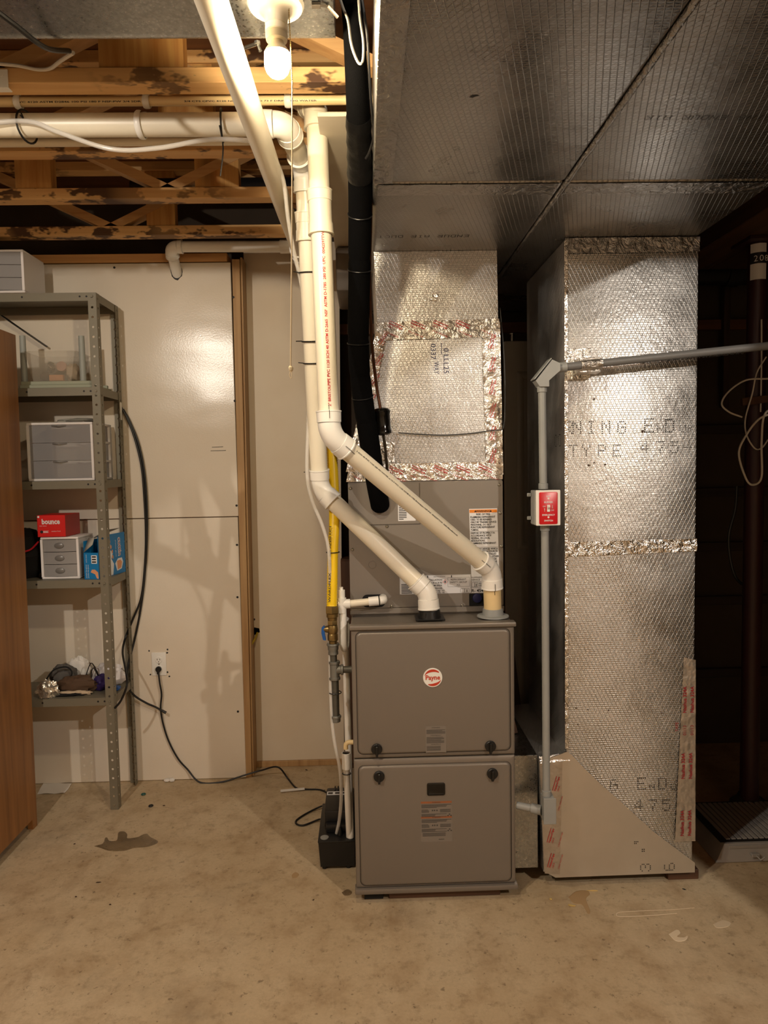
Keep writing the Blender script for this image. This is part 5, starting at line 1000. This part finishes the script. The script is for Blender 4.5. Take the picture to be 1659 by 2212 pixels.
b = MB(); b.loops([rrect(mx-.0045, mx+.0045, 1.3325, 1.3545, 0.001, SYf-0.0046), rrect(mx-.0045, mx+.0045, 1.3325, 1.3545, 0.001, SYf-0.0062)]); b.prism([(mx-.0033, SYf-.006, 1.345), (mx+.0033, SYf-.006, 1.345), (mx+.0027, SYf-.016, 1.353), (mx-.0027, SYf-.016, 1.353)], (0, 0.0005, -0.006)); b.build('toggle', 'white_enamel', sw)
for z in (1.3745, 1.3145): MB().lathe((mx, SYf-0.0048, z), (0, -1, 0), [(0, 0.0033), (0.001, 0.003), (0.0012, 0.0001)], 10, caps=False).build('screw', 'white_enamel', sw)
# ---------------------------------------------------------------- steel shelving
SFY, SBY, SXR, SXL = 3.062, 3.328, -1.1125, -2.00
SZS = [2.237, 1.843, 1.449, 1.022, 0.503]
sh = thing('shelving_unit', 'grey perforated steel shelving against the partition', 'shelf', (-1.5, 3.2, 0.0))
def perf(o, ud, w, z0, z1, pitch=0.0405, rh=0.0052):
    """perforated flange: strip from o along ud with a hole per pitch"""
    b = MB(); o = Vector(o); ud = Vector(ud); n = int((z1-z0)/pitch); p = (z1-z0)/n
    for i in range(n):
        zc = z0+p*(i+0.5); c = o+ud*(w/2); up = Vector((0, 0, 1)); out = []; inn = []
        for k in range(8):
            a = R(k*45); ca, sa = math.cos(a), math.sin(a); m = max(abs(ca), abs(sa))
            out.append(Vector((c.x, c.y, zc)) + ud*(ca/m*w/2) + up*(sa/m*p/2)); inn.append(Vector((c.x, c.y, zc)) + ud*(ca*rh) + up*(sa*rh))
        b.add(out+inn, [(k, (k+1) % 8, 8+(k+1) % 8, 8+k) for k in range(8)])
    return b
def post(x, y, sx, sy):
    b = perf((x, y, 0), (-sx, 0, 0), 0.034, 0.001, 2.236); b2 = perf((x, y, 0), (0, sy, 0), 0.036, 0.001, 2.236); b.add(b2.v, b2.f)
    o = b.build('post', 'shelf_steel', sh, smooth=False); md = o.modifiers.new('thickness', 'SOLIDIFY'); md.thickness = 0.0016; md.offset = 0
post(SXR, SFY, 1, 1); post(SXR, SBY, 1, -1); post(SXL, SFY, -1, 1); post(SXL, SBY, -1, -1)
for z in SZS:
    b = MB(); x0, x1, y0, y1 = SXL+0.002, SXR-0.002, SFY+0.002, SBY-0.002; t = 0.0016
    b.box(x0, x1, y0, y1, z-t, z); b.box(x0, x1, y0, y0+t, z-0.034, z-t); b.box(x0, x1, y1-t, y1, z-0.034, z-t); b.box(x0, x0+t, y0+t, y1-t, z-0.034, z-t); b.box(x1-t, x1, y0+t, y1-t, z-0.034, z-t); b.box(x0+t, x1-t, y0+t, y0+0.014, z-0.034, z-0.0325)
    s_ = b.build('shelf', 'shelf_steel', sh, smooth=False)
    for dx in (-0.033, -0.061, -0.30):
        MB().lathe((x1+dx-0.005, y0-0.0004, z-0.016), (0, 1, 0), [(0, 0.0042), (0.0005, 0.0042)], 10).build('bolt_hole', 'ink', s_)
    MB().lathe((SXR-0.017, SFY-0.001, z-0.016), (0, -1, 0), [(0, 0.006), (0.003, 0.005), (0.003, 0.0001)], 8, caps=False).build('bolt', 'shelf_steel', s_)
MB().tube([at(5, 683, 3.30), at(100, 748, 3.30)], 0.016, 6, flat=0.25).build('cross_brace', 'black_plastic', sh)
q = at(256, 880, SBY); MB().box(SXR+0.0012, SXR+0.003, SBY-0.03, SBY-0.01, 1.72, 1.80).build('bright_clip', 'white_enamel', sh)
for y_, x0_, x1_ in ((966, 458, 482), (974, 455, 488)):
    MB().tube([at(x0_, y_, YL-0.0002), at(x1_, y_-1, YL-0.0002)], 0.0012, 5).build('scratch', 'ink', wl)
plain('handle_grey', rgb(118, 116, 114), 0.3)
# ---------------------------------------------------------------- drawer units
def drawers(x0, x1, y0, y1, z0, z1, label, n=3, handle='oval', dmat='grey_drawer', fr=0.010, open_side=False):
    t = thing('drawer_unit', label, 'drawers', ((x0+x1)/2, (y0+y1)/2, z0)); z0 += 0.0006
    if open_side:
        b = MB(); f = 0.010
        b.box(x0, x1, y0, y1, z1-f, z1, 0.002); b.box(x0, x1, y0, y1, z0, z0+f, 0.002)
        for x in (x0, x1-f):
            for y in (y0, y1-0.022): b.box(x, x+f, y, y+0.022, z0+f, z1-f)
        H = (z1-z0)/n
        for i in range(1, n):
            for x in (x0, x1-f): b.box(x, x+f, y0+0.022, y1-0.022, z0+i*H-0.004, z0+i*H+0.004)
        b.build('frame', 'bin_white', t)
    else:
        b = MB(); f = fr
        b.box(x0, x1, y0, y1, z1-f, z1, 0.004, seg=2); b.box(x0, x1, y0, y1, z0, z0+f, 0.003); b.box(x0, x0+f, y0, y1, z0+f, z1-f); b.box(x1-f, x1, y0, y1, z0+f, z1-f); b.box(x0+f, x1-f, y1-0.004, y1, z0+f, z1-f); b.build('frame', 'bin_white', t)
    ix0, ix1 = x0+fr+0.0015, x1-fr-0.0015; H = (z1-z0-2*fr)/n
    for i in range(n):
        a, c = z0+fr+i*H+0.0012, z0+fr+(i+1)*H-0.0012; b = MB()
        b.grid(lambda u, v: Vector((ix0+(ix1-ix0)*u, y0+0.004-0.007*math.sin(math.pi*u), a+(c-a)*v)), 10, 1)
        o = len(b.v)
        b.box(ix0, ix1, y0+0.006, y1-0.012, a, a+0.002); b.box(ix0, ix0+0.002, y0+0.006, y1-0.012, a+0.002, c); b.box(ix1-0.002, ix1, y0+0.006, y1-0.012, a+0.002, c)
        d = b.build('drawer', dmat, t)
        mx_ = (ix0+ix1)/2; mz = (a+c)/2; b = MB()
        if handle == 'oval':
            b.lathe((mx_, y0-0.0035, mz), (0, -1, 0), [(0, 0.021), (0.003, 0.019), (0.006, 0.010), (0.006, 0.0001)], 16, caps=False); b.v = [(x, y, mz+(z-mz)*0.62) for x, y, z in b.v]
        else:
            b.tube([(mx_-0.03, y0-0.003, c-0.003), (mx_, y0-0.016, c-0.006), (mx_+0.03, y0-0.003, c-0.003)], 0.003, 6)
        b.build('handle', 'handle_grey', d)
    return t
drawers(-1.70, -1.402, 3.055, 3.250, SZS[0], SZS[0]+0.178, 'white three drawer box on the top shelf')
mid = drawers(-1.440, -1.160, 3.085, 3.312, SZS[2], SZS[2]+0.250, 'wide white drawer unit with clear drawers on the third shelf', handle='lip', dmat='frosted_plastic', open_side=True)
drawers(-1.412, -1.248, 3.100, 3.270, SZS[3], SZS[3]+0.184, 'small white three drawer unit under the red box')
# folded bag on top of mid unit
b = MB(); b.blob((-1.27, 3.21, SZS[2]+0.262), (0.09, 0.06, 0.012), 4, 0.3, 3, flat=SZS[2]+0.2508); b.build('plastic_bag', 'card_grey', org=(-1.27, 3.21, SZS[2]+0.2508), label='flattened grey bag on the wide drawer unit', cat='bag')
# upturned little table, bin
tb_ = thing('upturned_table', 'small grey green table stored upside down on the second shelf', 'table', (-1.30, 3.2, SZS[1]))
z = SZS[1]+0.0006
MB().box(-1.46, -1.150, 3.085, 3.31, z, z+0.016, 0.003).build('top', 'green_board', tb_); MB().box(-1.46, -1.16, 3.10, 3.115, z+0.0165, z+0.032, 0.002).build('apron', 'green_board', tb_); MB().box(-1.46, -1.16, 3.285, 3.30, z+0.0165, z+0.032, 0.002).build('apron', 'green_board', tb_)
for (px, y0_) in ((178, 3.135), (51, 3.14)):
    q = at(px, 780, y0_); MB().lathe((q.x, y0_, z+0.017), (0, 0, 1), [(0, 0.0135), (0.21 if px != 51 else 0.215, 0.0125)], 14).build('leg', 'grey_leg', tb_)
bz_ = z+0.0335
bn = thing('storage_bin', 'smoky clear plastic bin of oddments on the upturned table', 'bin', (-1.33, 3.19, bz_))
b = MB()
def ring(e, zz): return [Vector((-1.418-e, 3.125-e*0.6, zz)), Vector((-1.255+e, 3.125-e*0.6, zz)), Vector((-1.255+e, 3.262+e*0.3, zz)), Vector((-1.418-e, 3.262+e*0.3, zz))]
b.loops([ring(0, bz_), ring(0.025, bz_+0.122), ring(0.032, bz_+0.124), ring(0.032, bz_+0.127), ring(0.023, bz_+0.127), ring(-0.002, bz_+0.002)]); b.build('tub', 'smoke_bin', bn, sharp=25)
MB().box(-1.355, -1.295, 3.135, 3.155, bz_+0.004, bz_+0.030, 0.002).build('small_box', 'orange_item', org=(-1.32, 3.145, bz_+.004), label='peach coloured box inside the clear bin', cat='box')
MB().lathe((-1.318, 3.19, bz_+0.070), (0, -1, 0.2), [(0, 0.022), (0.012, 0.022)], 20).build('round_tin', 'pink_item', org=(-1.318, 3.19, bz_+.05), label='pale round tin inside the clear bin', cat='tin')
MB().lathe((-1.37, 3.18, bz_+0.055), (0.5, -0.5, 0.5), [(0, 0.018), (0.035, 0.018), (0.037, 0.014)], 18).build('lidded_jar', 'silver_wrap', org=(-1.37, 3.18, bz_+.05), label='shiny jar tilted inside the clear bin', cat='jar')
MB().blob((-1.385, 3.17, bz_+0.026), (0.022, 0.022, 0.022), 2, 0.1).build('ball', 'brown_cloth', org=(-1.385, 3.17, bz_+.004), label='brown round item at the left of the clear bin', cat='ball')
MB().blob((-1.275, 3.20, bz_+0.045), (0.03, 0.035, 0.04), 5, 0.3).build('pouch', 'cream_cloth', org=(-1.275, 3.2, bz_+.004), label='tan pouch at the right of the clear bin', cat='pouch')
# red box
z = SZS[3]+0.186
rb = thing('dryer_sheet_box', 'red dryer sheet carton lying on the small drawer unit', 'box', (-1.33, 3.17, z))
MB().box(-1.420, -1.300, 3.098, 3.255, z, z+0.094, 0.001).build('carton', 'red_box', rb)
MB().box(-1.2998, -1.2994, 3.0985, 3.2545, z+0.001, z+0.093).build('side_panel', 'red_box_side', rb)
b = MB(); Y = 3.0974; b.text('bounce', (-1.400, Y, z+0.056), size=0.031, width=0.078, bold=0.035); b.text('dryer sheets', (-1.41, Y, z+0.046), size=0.006); b.text('outdoor fresh', (-1.36, Y, z+0.022), size=0.007); strips(b, -1.395, -1.372, z+0.018, z+0.028, 3, Y); b.box(-1.417, -1.409, Y, Y+0.0002, z+0.083, z+0.091); b.build('lettering', 'label_white', rb)
MB().lathe((-1.402, 3.0978, z+0.022), (0, -1, 0), [(0, 0.0065), (0.0003, 0.0065)], 16).build('round_mark', 'ink', rb)
# blue glove box
z = SZS[3]+0.0006
gb = thing('glove_box', 'blue disposable glove box standing open behind the front post', 'box', (-1.18, 3.18, z))
GM = Matrix.Translation((-1.220, 3.080, z)) @ Matrix.Rotation(R(-10), 4, 'Z'); GW, GD, GH = 0.068, 0.225, 0.165
def gpt(u, v, w): return GM @ Vector((u, v, w))
b = MB(); th = 0.0015
b.box(0, GW, 0, th, 0, 0.115, M=GM); b.box(0, th, th, GD, 0, GH, M=GM); b.box(GW-th, GW, th, GD, 0, GH+0.02, M=GM); b.box(th, GW-th, GD-th, GD, 0, GH, M=GM); b.box(th, GW-th, th, GD-th, 0, th, M=GM); b.build('carton', 'blue_box', gb)
b = MB(); b.add([gpt(0, 0, 0.115), gpt(GW*0.65, 0.0, 0.15), gpt(GW*0.7, 0.01, 0.178), gpt(0.008, 0.03, 0.175)], [(0, 1, 2, 3)]); b.add([gpt(0.005, 0.03, 0.165), gpt(0.02, 0.16, 0.20), gpt(0.06, 0.20, 0.205), gpt(0.05, 0.05, 0.19)], [(0, 1, 2, 3)]); fl = b.build('flaps', 'card_grey', gb); md = fl.modifiers.new('thickness', 'SOLIDIFY'); md.thickness = 0.001
fx, fz_ = GM.to_3x3() @ Vector((1, 0, 0)), Vector((0, 0, 1)); sxv = GM.to_3x3() @ Vector((0, 1, 0))
b = MB(); o = gpt(0.035, -0.0006, 0.068); b.add([o, o+fx*0.026, o+fx*0.026+fz_*0.036, o+fz_*0.036], [(0, 1, 2, 3)])
o = gpt(0.012, -0.0006, 0.004)
for i in range(2): b.text('powder free gloves', gpt(0.012+i*0.009, -0.0006, 0.005), fz_, -fx, 0.0075)
o = gpt(0.006, -0.0006, 0.075); b.text('LATEX EXAM', gpt(0.014, -0.0006, 0.072), fz_, -fx, 0.006)
S0 = 0.0006+GW
pts = [(0.02, 0.002), (0.115, 0.002), (0.125, 0.05), (0.105, 0.075), (0.118, 0.10), (0.098, 0.115), (0.10, 0.14), (0.085, 0.15), (0.055, 0.165), (0.02, 0.15)]
b.add([GM @ Vector((S0, v, w)) for v, w in pts], [tuple(range(len(pts)))])
pts = [(0.150, 0.015), (0.19, 0.02), (0.205, 0.05), (0.195, 0.07), (0.16, 0.07), (0.135, 0.05)]; b.add([GM @ Vector((S0, v, w)) for v, w in pts], [tuple(range(len(pts)))])
b.text('cuttin', GM @ Vector((S0+0.0003, 0.165, 0.165)), -fz_, sxv, 0.040, width=0.085, bold=0.05); b.text('premium gloves', GM @ Vector((S0+0.0003, 0.142, 0.155)), -fz_, sxv, 0.012, width=0.075)
b.build('white_print', 'label_white', gb)
b = MB(); b.text('cuttin', GM @ Vector((S0+0.0006, 0.167, 0.164)), -fz_, sxv, 0.036, width=0.082, bold=0.0); b.build('red_print', 'tape_dark_red', gb)
b = MB()
for v, w in ((0.094, 0.152), (0.104, 0.128), (0.113, 0.107), (0.116, 0.082)):
    b.add([GM @ Vector((S0+0.0004, v+0.006*math.cos(R(a)), w+0.009*math.sin(R(a)))) for a in range(0, 360, 45)], [tuple(range(8))])
b.add([GM @ Vector((S0+0.0004, v, w)) for v, w in ((0.155, 0.02), (0.185, 0.025), (0.195, 0.05), (0.18, 0.062), (0.15, 0.06))], [tuple(range(5))])
b.add([gpt(u, -0.0008, w) for u, w in ((0.030, 0.03), (0.050, 0.022), (0.058, 0.003), (0.066, 0.003), (0.064, 0.03), (0.050, 0.042), (0.036, 0.042))], [tuple(range(7))]); b.build('skin_print', 'skin_print', gb)
b = MB()
for i in range(3): o = gpt(0.038, -0.0009, 0.072+i*0.011); b.add([o, o+fx*0.019, o+fx*0.019+fz_*0.006, o+fz_*0.006], [(0, 1, 2, 3)])
b.build('bar_marks', 'ink', gb)
# black bag
bg = thing('black_bag', 'black bag with a red trim left of the small drawers', 'bag', (-1.5, 3.18, SZS[3]))
b = MB(); b.blob((-1.51, 3.18, SZS[3]+0.10), (0.082, 0.09, 0.115), 6, 0.15, flat=SZS[3]+0.001); b.build('body', 'black_cloth', bg)
MB().tube(smoothpath([Vector((-1.475, 3.088, SZS[3]+0.125)), Vector((-1.45, 3.098, SZS[3]+0.135)), Vector((-1.425, 3.115, SZS[3]+0.165))], 5), 0.004, 6).build('trim', 'red_trim', bg)
# ---------------------------------------------------------------- bottom shelf clutter
z = SZS[4]+0.001
def bl(name, c, rad, seed, m, label, cat, amp=0.3, fr=2.2):
    return MB().blob(c, rad, seed, amp, fr, n=24, m=16, flat=z).build(name, m, org=(c[0], c[1], z), label=label, cat=cat)
bl('foil_wrapper', (-1.405, 3.09, z+0.030), (0.045, 0.026, 0.045), 2, 'silver_wrap', 'crumpled shiny wrapper at the front of the bottom shelf', 'wrapper', 0.45, 3)
bl('grey_pouch', (-1.38, 3.20, z+0.055), (0.06, 0.035, 0.06), 3, 'grey_cloth', 'grey pouch in the bottom shelf clutter', 'pouch')
bl('brown_purse', (-1.300, 3.150, z+0.036), (0.085, 0.032, 0.042), 4, 'brown_cloth', 'brown purse slumped on the bottom shelf', 'purse')
bl('cream_strap', (-1.305, 3.105, z+0.010), (0.085, 0.010, 0.010), 5, 'cream_cloth', 'cream strip along the front of the brown purse', 'strap', 0.4)
bl('purple_bag', (-1.205, 3.18, z+0.032), (0.038, 0.035, 0.036), 6, 'purple_cloth', 'small dark purple bag on the bottom shelf', 'bag')
bl('paper_bundle', (-1.335, 3.265, z+0.075), (0.05, 0.02, 0.055), 7, 'paper', 'crumpled printed paper at the back of the clutter', 'paper')
bl('white_bundle', (-1.200, 3.250, z+0.045), (0.075, 0.05, 0.055), 8, 'white_cloth', 'white plastic bundle at the right end of the bottom shelf', 'bundle', 0.25)
bl('blue_cloth', (-1.140, 3.17, z+0.008), (0.018, 0.03, 0.010), 9, 'blue_plastic', 'bit of blue fabric beside the right back post', 'cloth')
bl('dark_cloth', (-1.33, 3.12, z+0.007), (0.10, 0.035, 0.010), 10, 'black_cloth', 'flat black cloth under the clutter', 'cloth')
b = MB(); pts = smoothpath([Vector((-1.44, 3.13, z+0.05)), Vector((-1.40, 3.14, z+0.105)), Vector((-1.345, 3.15, z+0.115)), Vector((-1.325, 3.155, z+0.085)), Vector((-1.345, 3.15, z+0.05))], 6); b.tube(pts, 0.006, 8, flat=0.5); b.build('bag_handle', 'black_cloth', org=pts[-1], label='black looped handle at the left of the clutter', cat='handle')
b = MB(); pts = smoothpath([Vector((-1.27, 3.17, z+0.07)), Vector((-1.245, 3.17, z+0.125)), Vector((-1.225, 3.175, z+0.09)), Vector((-1.215, 3.18, z+0.05)), Vector((-1.24, 3.18, z+0.10)), Vector((-1.247, 3.17, z+0.05)), Vector((-1.23, 3.16, z+0.004))], 6); b.tube(pts, 0.0022, 6); b.build('cord_loop', 'cord_black', org=pts[-1], label='thin black cord loop above the purple bag', cat='cord')
b = MB(); pts = smoothpath([Vector((-1.175, 3.17, z+0.014)), Vector((-1.155, 3.17, z+0.026)), Vector((-1.145, 3.17, z+0.016)), Vector((-1.165, 3.165, z+0.004)), Vector((-1.185, 3.165, z+0.003))], 5); b.tube(pts, 0.0018, 6); b.build('wire_loop', 'steel', org=pts[-1], label='small wire loop right of the purple bag', cat='wire')
# hanging cables at the shelf
cable('hanging_cable', [(262, 880), (275, 905), (292, 950), (306, 1010), (312, 1080), (315, 1150), (313, 1220), (305, 1290), (286, 1340), (270, 1380), (265, 1410), (272, 1450), (274, 1480), (262, 1512), (248, 1530)], [3.325]*9+[3.31, 3.22, 3.10, 3.045, 3.045, 3.045], 0.0048, 'cord_black', 'black cable hanging from the shelf, ending at the front post')
hc = thing('hanging_cable', 'black cable hanging from the shelf, ending in a small plug by the wall', 'cable', at(357, 1540, 3.31))
pts = smoothpath([at(266, 884, 3.328), at(280, 910, 3.328), at(298, 955, 3.328), at(311, 1015, 3.33), at(317, 1090, 3.33), at(317, 1170, 3.33), at(312, 1250, 3.335), at(303, 1320, 3.335), at(290, 1385, 3.335), at(276, 1440, 3.30), at(276, 1480, 3.29), at(290, 1502, 3.30), at(315, 1518, 3.31), at(335, 1527, 3.31), at(350, 1535, 3.31)], 8)
MB().tube(pts, 0.0048, 10).build('cord', 'cord_black', hc); MB().tube([pts[-1], pts[-1]+(pts[-1]-pts[-3]).normalized()*0.022], [0.0062, 0.0068], 8).build('plug', 'cord_black', hc)
# ---------------------------------------------------------------- wooden cabinet
wc = thing('wooden_cabinet', 'orange pine cabinet side at the left edge', 'cabinet', (-1.72, 2.6, 0.0))
b = MB(); b.prism([(-1.412, 2.20, 0.045), (-1.412, 2.905, 0.045), (-1.412, 2.91, 0.001), (-1.412, 2.945, 0.001), (-1.412, 2.975, 2.048), (-1.412, 2.20, 2.052)], (-0.022, 0, 0)); b.build('side_panel', 'cabinet_wood', wc)
MB().box(-2.05, -1.4345, 2.22, 2.94, 2.00, 2.03, 0.002).build('top', 'cabinet_wood', wc); MB().box(-2.05, -1.4345, 2.22, 2.90, 0.07, 0.09, 0.002).build('bottom', 'cabinet_wood', wc); MB().box(-2.05, -1.4345, 2.925, 2.935, 0.095, 1.995).build('back', 'cabinet_wood', wc); MB().box(-2.05, -1.4345, 2.20, 2.218, 0.05, 2.03, 0.002).build('front', 'cabinet_wood', wc)
MB().box(-2.075, -2.052, 2.20, 2.94, 0.001, 2.05, 0.002).build('side_panel', 'cabinet_wood', wc)
# ---------------------------------------------------------------- small things on the floor
def flat_poly(name, pix, m, label, cat, z0=0.0005, t=0.0012, lift=0.0):
    pts = [onz(x, y, z0) for x, y in pix]; b = MB(); b.prism(pts, (0, 0, t)); return b.build(name, m, org=pts[0], label=label, cat=cat)
b = MB(); c = [onz(80, 1716, 0.001), onz(140, 1714, 0.001), onz(155, 1694, 0.001), onz(152, 1690, 0.001), onz(97, 1688, 0.001)]
b.grid(lambda u, v: (c[0]*(1-u)+c[1]*u)*(1-v)+(c[4]*(1-u)+c[2]*u)*v + Vector((0, 0, 0.004*math.sin(u*5+v*3)**2)), 8, 6); b.build('paper_sheet', 'paper', org=c[0], label='white paper sheet on the floor under the shelving', cat='paper')
b = MB(); q = onz(366, 1689, 0.0); b.blob(q+Vector((-0.012, 0, 0.008)), (0.014, 0.010, 0.008), 3, 0.2, flat=0.0005); b.blob(q+Vector((0.012, 0, 0.009)), (0.015, 0.010, 0.009), 5, 0.2, flat=0.0005); b.build('plaster_lump', 'paper', org=q, label='small white lump on the floor at the partition foot', cat='lump')
for (x, y, m, nm, lb, r_) in ((310, 1717, 'green_bit', 'bottle_cap', 'small dark green cap on the floor', 0.008), (326, 1742, 'ink', 'hose_clip', 'small black clip on the floor below the green cap', 0.008)):
    q = onz(x, y, 0); b = MB(); b.tube([q+Vector((r_*math.cos(R(a)), r_*math.sin(R(a)), 0.0035)) for a in range(0, 361, 30)], 0.003, 6); b.build(nm, m, org=q, label=lb, cat='debris')
for i, (x, y, a, L, m, lb) in enumerate([(354, 1741, 10, 0.012, 'brown_bit', 'brown splinter right of the black clip'), (161, 1824, 30, 0.008, 'brown_bit', 'tiny brown splinter left of the damp patch'), (213, 1907, 5, 0.020, 'brown_bit', 'thin brown sliver in front of the damp patch'), (164, 1938, 0, 0.008, 'brown_bit', 'tiny brown chip at the lower left floor'), (238, 1955, -5, 0.009, 'brown_bit', 'tiny dark chip below the thin sliver'), (677, 1945, 30, 0.008, 'brown_bit', 'dark chip on the floor left of the furnace base'), (662, 1664, -20, 0.014, 'brown_bit', 'brown chip near the sole plate'), (700, 1708, 0, 0.012, 'brown_bit', 'brown chip beside the power cord'), (1190, 1943, 30, 0.010, 'yellow_bit', 'pale chip right of the furnace base'), (1235, 1957, -15, 0.026, 'yellow_bit', 'pale yellow crumb on the floor before the return duct'), (1280, 1925, -6, 0.040, 'yellow_bit', 'pale straw under the return duct'), (1478, 1922, -30, 0.014, 'ink', 'dark sliver on the floor before the return duct corner')]):
    q = onz(x, y, 0.0); M_ = Matrix.Translation(q) @ Matrix.Rotation(R(a), 4, 'Z'); w_ = 0.002 if L < 0.03 and m != 'yellow_bit' else (0.005 if L < 0.03 else 0.0012)
    b = MB(); b.blob((0, 0, 0.002), (L/2, w_, 0.002), i+2, 0.4, n=8, m=6, flat=0.0004); b.v = [tuple(M_ @ Vector(v)) for v in b.v]; b.build('wood_chip', m, org=q, label=lb, cat='debris')
for o in bpy.data.objects:
    if '_o' in o: del o['_o']
